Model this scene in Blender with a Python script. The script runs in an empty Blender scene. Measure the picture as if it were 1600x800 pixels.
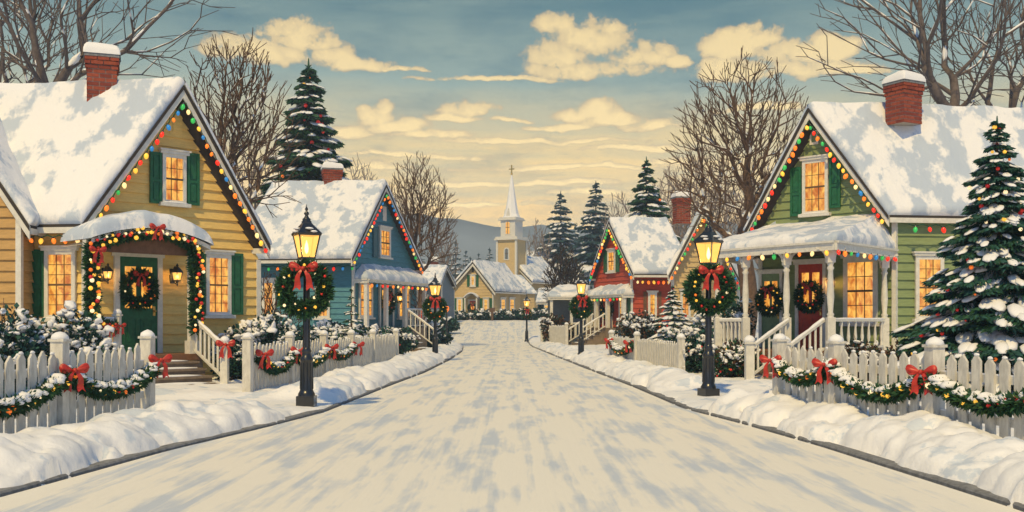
import bpy, math, random
import numpy as np
from mathutils import Matrix, Vector
R = math.radians
sc = bpy.context.scene
col = sc.collection
# ------------------------------------------------------------------ camera
CAMZ, F, HY = 1.6, 1600.0, 503.0
cam_d = bpy.data.cameras.new('camera'); cam = bpy.data.objects.new('camera', cam_d); col.objects.link(cam)
cam.location = (0, 0, CAMZ); cam.rotation_euler = (R(90), 0, 0)
cam_d.sensor_width = 36; cam_d.lens = 36; cam_d.shift_y = 103/1600
cam_d.clip_start = 0.1; cam_d.clip_end = 3000
sc.camera = cam
sc.render.engine = 'CYCLES'
sc.view_settings.view_transform = 'Standard'; sc.view_settings.look = 'None'
sc.view_settings.exposure = 0.2; sc.view_settings.gamma = 1; sc.view_settings.use_curve_mapping = False
sc.cycles.max_bounces = 6; sc.cycles.diffuse_bounces = 3; sc.cycles.glossy_bounces = 2; sc.cycles.transparent_max_bounces = 8
sc.cycles.volume_bounces = 0
sc.cycles.sample_clamp_indirect = 4
# ------------------------------------------------------------------ sun
HAZE = .0013
SUN_EL, SUN_AZ = 49.0, 196.0          # azimuth clockwise from +Y
sv = Vector((math.sin(R(SUN_AZ))*math.cos(R(SUN_EL)), math.cos(R(SUN_AZ))*math.cos(R(SUN_EL)), math.sin(R(SUN_EL))))
sd = bpy.data.lights.new('sun', 'SUN'); so = bpy.data.objects.new('sun', sd); col.objects.link(so)
sd.energy = 3.0; sd.angle = R(1.5); sd.color = (1.0, 0.74, 0.31)
so.rotation_euler = sv.to_track_quat('Z', 'Y').to_euler(); so.location = (0, -10, 30)
# ------------------------------------------------------------------ world
def s2l(c):
    return tuple((v/255/12.92 if v/255 <= .04045 else ((v/255+.055)/1.055)**2.4) for v in c)
W = bpy.data.worlds.new('World'); sc.world = W; W.use_nodes = True
nt = W.node_tree; nt.nodes.clear(); N = nt.nodes; L = nt.links
def mth(op, a, b=None, c=None, clamp=False, tree=None):
    t = tree or nt
    n = t.nodes.new('ShaderNodeMath'); n.operation = op; n.use_clamp = clamp
    for i, v in enumerate((a, b, c)):
        if v is None: continue
        if isinstance(v, (int, float)): n.inputs[i].default_value = v
        else: t.links.new(v, n.inputs[i])
    return n.outputs[0]
def mixc(f, a, b, tree=None):
    t = tree or nt
    n = t.nodes.new('ShaderNodeMix'); n.data_type = 'RGBA'
    for k, v in ((0, f), (6, a), (7, b)):
        if isinstance(v, (int, float)): n.inputs[k].default_value = v
        elif isinstance(v, tuple): n.inputs[k].default_value = (*v, 1) if len(v) == 3 else v
        else: t.links.new(v, n.inputs[k])
    return n.outputs[2]
def ramp(x, stops, tree=None, interp='LINEAR'):
    t = tree or nt
    n = t.nodes.new('ShaderNodeValToRGB'); n.color_ramp.interpolation = interp
    e = n.color_ramp.elements
    while len(e) > 1: e.remove(e[0])
    e[0].position = stops[0][0]; e[0].color = (*stops[0][1], 1)
    for p, c in stops[1:]:
        q = e.new(p); q.color = (*c, 1)
    t.links.new(x, n.inputs[0]); return n.outputs[0]
tc = N.new('ShaderNodeTexCoord'); sp = N.new('ShaderNodeSeparateXYZ'); L.new(tc.outputs['Generated'], sp.inputs[0])
az = mth('ARCTAN2', sp.outputs[0], sp.outputs[1]); el = mth('ARCSINE', sp.outputs[2])
cb = N.new('ShaderNodeCombineXYZ'); L.new(az, cb.inputs[0]); L.new(el, cb.inputs[1])
def wnoise(scale, sx, sy, detail=6, rough=.55, off=0):
    m = N.new('ShaderNodeMapping'); L.new(cb.outputs[0], m.inputs[0])
    m.inputs['Scale'].default_value = (sx, sy, 1); m.inputs['Location'].default_value = (off, off*.7, off)
    n = N.new('ShaderNodeTexNoise'); n.inputs['Scale'].default_value = scale
    n.inputs['Detail'].default_value = detail; n.inputs['Roughness'].default_value = rough
    L.new(m.outputs[0], n.inputs[0]); return n.outputs[0]
el2 = mth('ADD', el, mth('MULTIPLY', mth('SUBTRACT', wnoise(5, 1, 4, 4), .5), .05))
grad = ramp(mth('DIVIDE', el2, .62, clamp=True), [
    (0.0, s2l((244, 194, 122))), (0.14, s2l((250, 206, 132))), (0.26, s2l((234, 204, 142))), (0.37, s2l((150, 168, 158))),
    (0.50, s2l((78, 118, 128))), (0.62, s2l((42, 80, 96))), (0.82, s2l((40, 76, 98))), (1.0, s2l((60, 92, 124)))])
st = wnoise(3, 1.2, 9, 7, .62, 3.1)
grad = mixc(mth('MULTIPLY', mth('SUBTRACT', st, .44, clamp=True), 2.6, clamp=True), grad, s2l((146, 164, 154)))
st2 = wnoise(9, 1.0, 3.0, 8, .66, 7.7)
grad = mixc(mth('MULTIPLY', mth('SUBTRACT', st2, .50, clamp=True), 1.9, clamp=True), grad, s2l((62, 104, 122)))
wob1 = mth('SUBTRACT', wnoise(16, 1, 1.3, 7, .6, 1.7), .5)
wob2 = mth('SUBTRACT', wnoise(60, 1, 1, 5, .6, 5.2), .5)
CL = [(470, 62, 52, 36), (425, 88, 60, 30), (520, 92, 42, 22), (375, 82, 55, 22), (560, 104, 60, 16), (620, 108, 50, 7),
      (905, 60, 48, 34), (950, 72, 55, 32), (870, 88, 50, 26), (1000, 96, 60, 24), (930, 112, 110, 22), (1055, 100, 30, 14), (760, 126, 130, 5),
      (1150, 76, 52, 30), (1190, 66, 40, 22), (1250, 92, 60, 28), (1300, 84, 40, 24), (1130, 116, 60, 22), (1220, 116, 120, 18), (1340, 112, 50, 8),
      (590, 184, 38, 22), (620, 200, 52, 16), (545, 206, 46, 15), (680, 214, 60, 8), (735, 174, 42, 18), (715, 188, 48, 10), (800, 188, 40, 5),
      (915, 180, 44, 20), (950, 192, 48, 14), (1020, 200, 50, 12), (880, 200, 60, 7), (830, 222, 190, 5), (1000, 232, 100, 6),
      (650, 244, 160, 6), (880, 262, 170, 6), (560, 262, 90, 7), (1060, 250, 50, 8), (780, 288, 180, 6), (960, 300, 110, 6), (700, 318, 120, 5),
      (1180, 170, 80, 8), (880, 40, 40, 24), (950, 50, 30, 18), (1020, 84, 36, 22), (440, 50, 34, 22), (500, 70, 34, 24), (570, 178, 24, 16), (600, 172, 24, 14), (640, 196, 30, 12), (930, 172, 28, 16), (1170, 58, 30, 20), (1290, 70, 32, 20)]
wide = None
azw = mth('ADD', az, mth('MULTIPLY', mth('SUBTRACT', wnoise(22, 1, 1.6, 4, .6, 11.), .5), .035)); elw = mth('ADD', el, mth('MULTIPLY', mth('SUBTRACT', wnoise(14, 1, 1.5, 4, .6, 13.), .5), .022))
for (px, py, rx, ry) in CL:
    u = math.atan((px-800)/F); v = math.atan((HY-py)/F*math.cos(u)); cu = math.cos(u)
    sx = rx/F*cu; sy = ry/F
    du = mth('DIVIDE', mth('SUBTRACT', azw, u), sx); dv = mth('DIVIDE', mth('SUBTRACT', elw, v), sy)
    dv = mth('MULTIPLY', dv, mth('ADD', 1.0, mth('MULTIPLY', mth('LESS_THAN', dv, 0), .9)))   # flatter bottoms
    f = mth('SUBTRACT', 1.0, mth('ADD', mth('MULTIPLY', du, du), mth('MULTIPLY', dv, dv)))
    wide = f if wide is None else mth('MAXIMUM', wide, f)
fld = mth('ADD', wide, mth('ADD', mth('MULTIPLY', wob1, 4.2), mth('MULTIPLY', wob2, 3.4)))
mask = mth('MULTIPLY', mth('ADD', fld, 0.26), 1.7, clamp=True)
# clouds elsewhere round the sky, outside the pictured part
oth = mth('MULTIPLY', mth('SUBTRACT', wnoise(4, 1, 2.4, 7, .6, 9), .56), 9, clamp=True)
oth = mth('MULTIPLY', oth, mth('GREATER_THAN', mth('ABSOLUTE', az), .62))
mask = mth('MAXIMUM', mask, mth('MULTIPLY', oth, .8))
cl_hi = s2l((252, 222, 158)); cl_lo = s2l((190, 168, 132))
ccol = mixc(mth('MULTIPLY', mth('ADD', mth('MULTIPLY', wide, .9), mth('ADD', .15, mth('ADD', mth('MULTIPLY', wob2, 1.6), mth('MULTIPLY', wob1, 3.2)))), 1.0, clamp=True), cl_lo, cl_hi)
skycol = mixc(mth('MULTIPLY', mask, .92), grad, ccol)
skycol = mixc(mth('MULTIPLY', mth('SUBTRACT', mth('ABSOLUTE', az), .85), 1.6, clamp=True), skycol, mixc(.25, s2l((98, 144, 196)), skycol))
below = mth('MULTIPLY', mth('MULTIPLY', el, -30, clamp=True), 1.0)
skycol = mixc(below, skycol, s2l((150, 150, 150)))
hz_ = mth('ADD', .95, mth('MULTIPLY', mth('POWER', mth('SUBTRACT', 1, mth('MULTIPLY', mth('ABSOLUTE', el), 3.0, clamp=True)), 2.2), 1.05))
vm = N.new('ShaderNodeVectorMath'); vm.operation = 'SCALE'; L.new(skycol, vm.inputs[0]); L.new(hz_, vm.inputs[3]); skycol = vm.outputs[0]
bg = N.new('ShaderNodeBackground'); L.new(skycol, bg.inputs[0]); bg.inputs[1].default_value = 1.0
ns = N.new('ShaderNodeTexSky'); ns.sky_type = 'NISHITA'; ns.sun_disc = False
ns.sun_elevation = R(SUN_EL); ns.sun_rotation = R(SUN_AZ)
bg2 = N.new('ShaderNodeBackground'); L.new(ns.outputs[0], bg2.inputs[0]); bg2.inputs[1].default_value = 0.006
ad = N.new('ShaderNodeAddShader'); L.new(bg.outputs[0], ad.inputs[0]); L.new(bg2.outputs[0], ad.inputs[1])
ow = N.new('ShaderNodeOutputWorld'); L.new(ad.outputs[0], ow.inputs[0])

# ------------------------------------------------------------------ materials
MAT = {}
def mat(name, c, rough=.7, var=.0, vscale=6, bump=0, bscale=20, c2=None, stretch=(1, 1, 1), metal=0, spec=.3, emis=None, estr=0, coord='Object', detail=5, thr=None, coat=0):
    m = bpy.data.materials.new(name); m.use_nodes = True; t = m.node_tree
    b = t.nodes['Principled BSDF']; b.inputs['Roughness'].default_value = rough; b.inputs['Metallic'].default_value = metal
    b.inputs['Specular IOR Level'].default_value = spec; b.inputs['Base Color'].default_value = (*c, 1)
    b.inputs['Coat Weight'].default_value = coat
    tcn = t.nodes.new('ShaderNodeTexCoord'); mp = t.nodes.new('ShaderNodeMapping'); mp.inputs['Scale'].default_value = stretch
    t.links.new(tcn.outputs[coord], mp.inputs[0])
    if var or c2:
        n = t.nodes.new('ShaderNodeTexNoise'); n.inputs['Scale'].default_value = vscale; n.inputs['Detail'].default_value = detail
        n.inputs['Roughness'].default_value = .6
        t.links.new(mp.outputs[0], n.inputs[0])
        if c2 is None: c2 = tuple(max(0, v*(1-var)) for v in c)
        lo, hi = thr or (.35, .65)
        f = t.nodes.new('ShaderNodeMapRange'); f.inputs[1].default_value = lo; f.inputs[2].default_value = hi
        t.links.new(n.outputs[0], f.inputs[0])
        t.links.new(mixc(f.outputs[0], c, c2, t), b.inputs['Base Color'])
    if bump:
        n = t.nodes.new('ShaderNodeTexNoise'); n.inputs['Scale'].default_value = bscale; n.inputs['Detail'].default_value = 6
        t.links.new(mp.outputs[0], n.inputs[0])
        bp = t.nodes.new('ShaderNodeBump'); bp.inputs['Strength'].default_value = min(1, bump*10); bp.inputs['Distance'].default_value = bump
        t.links.new(n.outputs[0], bp.inputs['Height']); t.links.new(bp.outputs[0], b.inputs['Normal'])
    if emis: b.inputs['Emission Color'].default_value = (*emis, 1); b.inputs['Emission Strength'].default_value = estr
    MAT[name] = m; return m
def glow(name, hi, lo, s, stretch=(2.2, 2.2, 1.2), scale=2.5):
    m = bpy.data.materials.new(name); m.use_nodes = True; t = m.node_tree; t.nodes.clear()
    tcn = t.nodes.new('ShaderNodeTexCoord'); mp = t.nodes.new('ShaderNodeMapping'); mp.inputs['Scale'].default_value = stretch
    t.links.new(tcn.outputs['Object'], mp.inputs[0])
    n = t.nodes.new('ShaderNodeTexNoise'); n.inputs['Scale'].default_value = scale; n.inputs['Detail'].default_value = 3
    n.inputs['Distortion'].default_value = .6
    t.links.new(mp.outputs[0], n.inputs[0])
    c = ramp(n.outputs[0], [(.34, lo), (.5, tuple((a+b)/2 for a, b in zip(lo, hi))), (.62, hi)], t)
    e = t.nodes.new('ShaderNodeEmission'); t.links.new(c, e.inputs[0]); e.inputs[1].default_value = s
    g = t.nodes.new('ShaderNodeBsdfGlossy'); g.inputs['Roughness'].default_value = .12; g.inputs[0].default_value = (.6, .65, .7, 1)
    mx = t.nodes.new('ShaderNodeMixShader'); mx.inputs[0].default_value = .07
    t.links.new(e.outputs[0], mx.inputs[1]); t.links.new(g.outputs[0], mx.inputs[2])
    o = t.nodes.new('ShaderNodeOutputMaterial'); t.links.new(mx.outputs[0], o.inputs[0]); MAT[name] = m; return m
def emi(name, c, s):
    m = bpy.data.materials.new(name); m.use_nodes = True; t = m.node_tree
    b = t.nodes['Principled BSDF']; b.inputs['Base Color'].default_value = (*[v*.8 for v in c], 1); b.inputs['Roughness'].default_value = .25
    b.inputs['Emission Color'].default_value = (*c, 1); b.inputs['Emission Strength'].default_value = s; MAT[name] = m; return m
mat('snow', (.84, .84, .86), .6, bump=.02, bscale=7, spec=.25, var=.05, vscale=2)
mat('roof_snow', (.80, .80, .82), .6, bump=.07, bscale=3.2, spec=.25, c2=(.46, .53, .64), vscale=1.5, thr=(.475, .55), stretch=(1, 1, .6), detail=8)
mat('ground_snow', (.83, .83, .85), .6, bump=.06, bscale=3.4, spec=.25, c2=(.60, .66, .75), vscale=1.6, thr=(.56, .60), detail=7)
mat('bark', (.17, .105, .072), .9, .5, 8, .02, 25)
mat('bark_grey', (.17, .135, .125), .9, .4, 8, .01, 25)
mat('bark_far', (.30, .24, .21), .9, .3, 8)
mat('yellow_siding', (.84, .58, .19), .65, .16, 5, .004, 30, stretch=(1, 1, 5))
mat('tan_siding', (.62, .46, .23), .7, .15, 3, stretch=(1, 1, 5))
mat('brown_siding', (.52, .32, .12), .65, .2, 5, .004, 30, stretch=(1, 1, 5))
mat('blue_siding', (.085, .26, .33), .6, .25, 4, .004, 30, stretch=(1, 1, 5))
mat('red_siding', (.50, .080, .042), .6, .3, 4, .004, 30, stretch=(1, 1, 5))
mat('green_siding', (.24, .31, .14), .6, .2, 4, .004, 30, stretch=(1, 1, 5))
mat('grey_siding', (.20, .25, .30), .7, .2, 4, stretch=(1, 1, 5))
mat('white_paint', (.72, .70, .64), .5, .16, 9, .003, 40)
mat('fence_paint', (.70, .67, .60), .6, .30, 14, .005, 30, stretch=(1, 1, .35))
mat('green_paint', (.022, .135, .060), .4, .3, 9, .003, 40)
mat('red_paint', (.52, .052, .026), .4, .25, 9, .003, 40)
mat('pale_green_paint', (.20, .29, .15), .5, .2, 9)
mat('blue_paint', (.05, .15, .19), .45, .2, 9)
mat('roof_board', (.055, .045, .040), .8, .3, 9)
mat('soffit', (.20, .10, .055), .7, .3, 9)
mat('muntin', (.13, .08, .04), .6)
mat('muntin_white', (.62, .56, .44), .6)
mat('brick_a', (.34, .075, .040), .85, .3, 14, .006, 40)
mat('brick_b', (.24, .050, .032), .85, .3, 14, .006, 40)
mat('mortar', (.42, .36, .31), .9, .2, 20)
mat('black_iron', (.011, .012, .014), .28, .3, 9, spec=.6, coat=.35)
mat('step_wood', (.26, .20, .15), .75, .35, 8, .006, 30)
mat('floor_wood', (.24, .12, .065), .6, .3, 8)
mat('stone', (.25, .255, .27), .9, .4, 12, .012, 18)
mat('brass', (.65, .42, .12), .3, metal=1)
mat('bark_dark', (.060, .042, .036), .9, .4, 8)
mat('needle', (.026, .105, .045), .7, .55, 7)
mat('needle_light', (.040, .105, .030), .7, .5, 7)
mat('needle_blue', (.034, .125, .105), .75, .5, 3)
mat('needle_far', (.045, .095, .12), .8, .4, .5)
mat('leaf_dark', (.012, .050, .042), .7, .5, 5)
mat('leaf_brown', (.11, .050, .022), .8, .5, 6)
mat('ribbon', (.56, .030, .014), .42, .3, 6, spec=.5)
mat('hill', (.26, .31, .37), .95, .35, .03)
mat('ribbon_dark', (.33, .014, .010), .5)
glow('window_glow', (1.0, .50, .085), (.52, .13, .012), 1.08, scale=3.2)
glow('window_glow_far', (1.0, .55, .12), (.85, .36, .06), 1.05)
emi('flame', (1.0, .72, .30), 9)
BULB = []
for nm, c, s in (('red', (1, .03, .012), .75), ('orange', (1, .20, .018), .95), ('yellow', (1, .50, .05), .95), ('green', (.04, .50, .10), .5), ('blue', (.02, .20, .50), .6), ('warm', (1, .68, .28), 1.0)):
    BULB.append(emi('bulb_'+nm, c, s))
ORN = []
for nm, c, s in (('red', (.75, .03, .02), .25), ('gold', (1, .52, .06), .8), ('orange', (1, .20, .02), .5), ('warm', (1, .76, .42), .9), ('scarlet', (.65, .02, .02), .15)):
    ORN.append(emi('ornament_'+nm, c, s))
# lamp glass: lets half the light through and glows itself
m = bpy.data.materials.new('lamp_glass'); m.use_nodes = True; t = m.node_tree; t.nodes.clear()
e = t.nodes.new('ShaderNodeEmission'); e.inputs[0].default_value = (1, .50, .11, 1); e.inputs[1].default_value = 1.7
tr = t.nodes.new('ShaderNodeBsdfTransparent'); tr.inputs[0].default_value = (1, .86, .6, 1)
mx = t.nodes.new('ShaderNodeMixShader'); mx.inputs[0].default_value = .42
t.links.new(e.outputs[0], mx.inputs[1]); t.links.new(tr.outputs[0], mx.inputs[2])
o = t.nodes.new('ShaderNodeOutputMaterial'); t.links.new(mx.outputs[0], o.inputs[0]); MAT['lamp_glass'] = m
# packed road snow: icy tracks up the street, shadow streaks painted into the colour
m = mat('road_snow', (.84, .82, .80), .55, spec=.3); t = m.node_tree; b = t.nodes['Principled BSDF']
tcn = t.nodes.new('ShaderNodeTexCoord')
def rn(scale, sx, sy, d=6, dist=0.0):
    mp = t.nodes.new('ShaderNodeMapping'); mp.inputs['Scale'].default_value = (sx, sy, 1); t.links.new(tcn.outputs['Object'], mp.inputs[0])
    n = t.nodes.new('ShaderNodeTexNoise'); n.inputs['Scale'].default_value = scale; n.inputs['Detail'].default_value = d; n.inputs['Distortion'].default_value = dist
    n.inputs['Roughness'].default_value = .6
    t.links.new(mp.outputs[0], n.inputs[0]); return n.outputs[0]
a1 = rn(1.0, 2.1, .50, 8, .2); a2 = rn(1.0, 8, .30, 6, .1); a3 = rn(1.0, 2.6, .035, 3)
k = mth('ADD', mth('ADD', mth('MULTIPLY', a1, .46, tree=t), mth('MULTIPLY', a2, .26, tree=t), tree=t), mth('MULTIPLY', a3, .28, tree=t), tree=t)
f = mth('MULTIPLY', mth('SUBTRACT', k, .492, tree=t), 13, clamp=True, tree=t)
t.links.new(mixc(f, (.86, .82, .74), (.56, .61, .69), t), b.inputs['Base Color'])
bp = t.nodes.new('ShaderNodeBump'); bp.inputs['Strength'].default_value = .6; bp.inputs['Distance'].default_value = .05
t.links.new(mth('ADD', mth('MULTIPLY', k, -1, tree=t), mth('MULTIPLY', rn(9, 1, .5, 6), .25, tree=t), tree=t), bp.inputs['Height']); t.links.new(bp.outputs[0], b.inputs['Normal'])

# ------------------------------------------------------------------ mesh builder
def ico(sub):
    import bmesh
    bm = bmesh.new(); bmesh.ops.create_icosphere(bm, subdivisions=sub, radius=1)
    v = np.array([q.co[:] for q in bm.verts]); f = np.array([[w.index for w in q.verts] for q in bm.faces]); bm.free(); return v, f
ICO1, ICO2, ICO3 = ico(1), ico(2), ico(3)
BOXV = np.array([(x, y, z) for x in (0, 1) for y in (0, 1) for z in (0, 1)], float)
BOXF = np.array([(0, 1, 3, 2), (4, 6, 7, 5), (0, 4, 5, 1), (2, 3, 7, 6), (0, 2, 6, 4), (1, 5, 7, 3)])
class MB:
    def __init__(s, M=None): s.c = []; s.n = 0; s.M = M
    def add(s, v, f, mi=0, smooth=False):
        v = np.asarray(v, float).reshape(-1, 3); f = np.asarray(f, int)
        if s.M is not None: v = s.M(v)
        s.c.append((v, f+s.n, mi, smooth)); s.n += len(v); return s
    def box(s, x0, x1, y0, y1, z0, z1, mi=0):
        lo = np.array((min(x0, x1), min(y0, y1), min(z0, z1))); hi = np.array((max(x0, x1), max(y0, y1), max(z0, z1)))
        return s.add(lo+BOXV*(hi-lo), BOXF, mi)
    def bar(s, p, q, w, h, mi=0, up=(0, 0, 1)):
        p = np.array(p, float); q = np.array(q, float); d = q-p; l = np.linalg.norm(d); d /= l
        u = np.cross(d, up); u /= np.linalg.norm(u); v = np.cross(u, d)
        B = BOXV.copy(); return s.add(p+B[:, :1]*l*d+(B[:, 1:2]-.5)*w*u+(B[:, 2:]-.5)*h*v, BOXF, mi)
    def prism(s, poly, y0, y1, mi=0):
        n = len(poly); v = [(x, y0, z) for x, z in poly]+[(x, y1, z) for x, z in poly]
        s.add(v, [[i, (i+1) % n, n+(i+1) % n, n+i] for i in range(n)], mi)
        s.c.append((None, [list(range(n)), list(range(n, 2*n))], mi, s.n-2*n)); return s
    def tube(s, pts, rad, k=8, mi=0, smooth=True, cap=True):
        pts = np.array(pts, float); n = len(pts); rad = np.broadcast_to(rad, (n,)).astype(float)
        t = np.gradient(pts, axis=0); t /= np.linalg.norm(t, axis=1)[:, None]+1e-9
        ref = np.where(np.abs(t[:, 2:3]) > .9, np.array([[1., 0, 0]]), np.array([[0, 0, 1.]]))
        u = np.cross(t, ref); u /= np.linalg.norm(u, axis=1)[:, None]+1e-9; w = np.cross(t, u)
        a = np.linspace(0, 2*np.pi, k, endpoint=False)
        v = pts[:, None]+rad[:, None, None]*(np.cos(a)[None, :, None]*u[:, None]+np.sin(a)[None, :, None]*w[:, None])
        i = np.arange(n-1)[:, None]*k; j = np.arange(k)[None]; j2 = (j+1) % k
        f = np.stack([i+j, i+j2, i+k+j2, i+k+j], -1).reshape(-1, 4)
        base = s.n; s.add(v.reshape(-1, 3), f, mi, smooth)
        if cap: s.c.append((None, [[q for q in range(k)], [(n-1)*k+q for q in range(k)]], mi, base))
        return s
    def lathe(s, prof, k=12, c=(0, 0), mi=0, smooth=True, ang=0):
        prof = np.array(prof, float); n = len(prof); a = np.linspace(0, 2*np.pi, k, endpoint=False)+ang
        v = np.stack([c[0]+prof[:, :1]*np.cos(a)[None], c[1]+prof[:, :1]*np.sin(a)[None], np.repeat(prof[:, 1:2], k, 1)], -1)
        i = np.arange(n-1)[:, None]*k; j = np.arange(k)[None]; j2 = (j+1) % k
        return s.add(v.reshape(-1, 3), np.stack([i+j, i+j2, i+k+j2, i+k+j], -1).reshape(-1, 4), mi, smooth)
    def ell(s, c, r, mi=0, ic=None, jit=0, rng=None, flat=None):
        v, f = ic or ICO2
        v = v.copy()
        if jit: v = v*(1+jit*(rng.random((len(v), 1))-.5))
        v = v*np.array(r)
        if flat is not None: v[:, 2] = np.where(v[:, 2] < 0, v[:, 2]*flat, v[:, 2])
        return s.add(v+np.array(c), f, mi, True)
    def quads(s, V, mi=0):      # V (n,4,3)
        V = np.asarray(V, float); n = len(V); return s.add(V.reshape(-1, 3), np.arange(n*4).reshape(-1, 4), mi)
    def tris(s, V, mi=0):
        V = np.asarray(V, float); n = len(V); return s.add(V.reshape(-1, 3), np.arange(n*3).reshape(-1, 3), mi)
    def grid(s, P, mi=0, smooth=True):
        a, b = P.shape[:2]; i = np.arange(a-1)[:, None]*b; j = np.arange(b-1)[None]
        return s.add(P.reshape(-1, 3), np.stack([i+j, i+j+1, i+b+j+1, i+b+j], -1).reshape(-1, 4), mi, smooth)
    def mesh(s, name, mats, off=(0, 0, 0)):
        V = []; loops = []; tot = []; mi = []; sm = []
        for v, f, m_, x in s.c:
            if v is None:
                for poly in f:
                    loops.append(np.array(poly)+x); tot.append(np.array([len(poly)])); mi.append(np.array([m_])); sm.append(np.array([False]))
            else:
                V.append(v); loops.append(f.reshape(-1)); tot.append(np.full(len(f), f.shape[1])); mi.append(np.full(len(f), m_)); sm.append(np.full(len(f), bool(x)))
        V = np.concatenate(V)-np.array(off); loops = np.concatenate(loops); tot = np.concatenate(tot); mi = np.concatenate(mi); sm = np.concatenate(sm)
        me = bpy.data.meshes.new(name); me.vertices.add(len(V)); me.vertices.foreach_set('co', V.astype(np.float32).ravel())
        me.loops.add(len(loops)); me.loops.foreach_set('vertex_index', loops.astype(np.int32))
        me.polygons.add(len(tot)); st_ = np.concatenate([[0], np.cumsum(tot)[:-1]])
        me.polygons.foreach_set('loop_start', st_.astype(np.int32)); me.polygons.foreach_set('loop_total', tot.astype(np.int32))
        me.polygons.foreach_set('material_index', mi.astype(np.int32)); me.polygons.foreach_set('use_smooth', sm)
        for q in (mats if isinstance(mats, (list, tuple)) else [mats]): me.materials.append(MAT[q] if isinstance(q, str) else q)
        me.update(calc_edges=True); me.validate(); return me
def root_of(o):
    while o.parent: o = o.parent
    return o
def obj(name, mb, mats, parent=None, local=False, loc=None):
    if parent is not None:
        r = root_of(parent)
        off = (0, 0, 0) if local else tuple(r.location)
    else: off = loc or (0, 0, 0)
    if loc is not None and parent is None and local: off = (0, 0, 0)
    o = bpy.data.objects.new(name, mb if isinstance(mb, bpy.types.Mesh) else mb.mesh(name, mats, off)); col.objects.link(o)
    if parent is not None: o.parent = parent
    elif loc is not None: o.location = loc
    return o
def thing(name, label, cat, loc=(0, 0, 0), rz=0, group=None):
    o = bpy.data.objects.new(name, None); o.empty_display_size = .2; col.objects.link(o); o.location = loc; o.rotation_euler = (0, 0, rz)
    return tag(o, label, cat, group)
def tag(o, label, cat, group=None):
    o['label'] = label; o['category'] = cat
    if group: o['group'] = group
    return o
def structure(o): o['kind'] = 'structure'; return o
def dup(o, parent=None):
    c = o.copy(); col.objects.link(c)
    if parent is not None: c.parent = parent
    for ch in list(o.children): dup(ch, c)
    return c
def P(px, py, d): return np.array([(px-800)*d/F, d, CAMZ+(HY-py)*d/F])
def PX(px, d): return np.array([(px-800)*d/F, d])
def zat(py, d): return CAMZ+(HY-py)*d/F
def sstep(a, b, x):
    t = np.clip((np.asarray(x, float)-a)/(b-a), 0, 1); return t*t*(3-2*t)

# ------------------------------------------------------------------ ground
def T(y):
    y = np.asarray(y, float); return 1.95*sstep(70, 108, y)+3.5*sstep(120, 260, y)
XLp = ([0, 8.6, 9.4, 12.7, 15.3, 18, 25.6, 32, 43.4, 57, 66, 74, 80, 86, 400], [-4.9, -4.85, -4.75, -4.36, -3.85, -3.42, -3.15, -2.85, -2.7, -2.8, -3.2, -4.3, -6.5, -11, -11])
XRp = ([0, 8.7, 13, 16, 18.7, 25, 35.5, 51, 65, 78, 90, 400], [4.5, 4.4, 4.06, 3.7, 3.27, 3.08, 2.6, 1.95, 1.4, 1.2, 2.5, 4])
def XL(y): return np.interp(y, *XLp)
def XR(y): return np.interp(y, *XRp)
def hashr(i, j, k):
    h = np.sin(i*127.1+j*311.7+k*74.7)*43758.5453; return h-np.floor(h)
def puffs(x, y, cell, seed):
    x = x/cell; y = y/cell; ix = np.floor(x); iy = np.floor(y); best = np.zeros_like(x)
    for a in (-1, 0, 1):
        for b in (-1, 0, 1):
            cx, cy = ix+a, iy+b
            px = cx+hashr(cx, cy, seed); py = cy+hashr(cx, cy, seed+1); r = .55+.5*hashr(cx, cy, seed+2); h = .45+.55*hashr(cx, cy, seed+3)
            d2 = ((x-px)**2+(y-py)**2)/r**2
            best = np.maximum(best, h*np.sqrt(np.clip(1-d2, 0, 1)))
    return best
def vnoise(x, y, s, seed):
    x = np.asarray(x, float)/s; y = np.asarray(y, float)/s; ix = np.floor(x); iy = np.floor(y); fx = x-ix; fy = y-iy; fx = fx*fx*(3-2*fx); fy = fy*fy*(3-2*fy)
    g = lambda a, b: hashr(ix+a, iy+b, seed)
    return (g(0, 0)*(1-fx)+g(1, 0)*fx)*(1-fy)+(g(0, 1)*(1-fx)+g(1, 1)*fx)*fy
def GZ(x, y):
    x = np.asarray(x, float); y = np.asarray(y, float)
    el_ = XL(y)-x; er = x-XR(y); e = np.maximum(el_, er)
    wig = .30*(puffs(x, y, 1.0, 60)-.4)+.16*(puffs(x, y, .42, 70)-.4)
    e2 = e-.045+wig*1.1
    up = .35*sstep(0.02, .16, e2)+.65*np.sqrt(sstep(0.05, .8, e2))
    far = 1-sstep(.9, 1.6, e)*.7
    gapl = sstep(16.3, 17.0, y)*(1-sstep(19.6, 20.4, y))*(x < 0)
    gapr = sstep(17.8, 18.6, y)*(1-sstep(22.4, 23.2, y))*(x > 0)
    gap = 1-.86*np.maximum(gapl, gapr)
    lod = 1-.35*sstep(40, 80, y)
    lump = .21*puffs(x, y, 1.15, 1)+.20*puffs(x+7, y+3, .50, 20)+.085*puffs(x, y, .22, 40)
    h = up*(.07+(lump*far+.03)*gap*lod)
    h = h+.10*sstep(1.5, 5, e)*gap
    inroad = (e < -.02)
    cross = sstep(79, 83, y)*(1-sstep(95, 99, y))*(x < 45)*(x > -80)
    h = np.where(inroad, -.05, h)
    h = h*(1-cross)-.05*cross
    h = h*(1-.5*sstep(99, 104, y))+.25*vnoise(x, y, 9, 3)*sstep(6, 12, e)
    return T(y)+h
def ground_z(x, y): return float(GZ(np.array([x]), np.array([y]))[0])
xs = np.concatenate([-np.geomspace(300, 9.1, 34), np.arange(-9, 9.001, .055), np.geomspace(9.1, 300, 34)])
ys = [-40, -20, -8, 0, 3, 5.5]
y = 6.2
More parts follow.
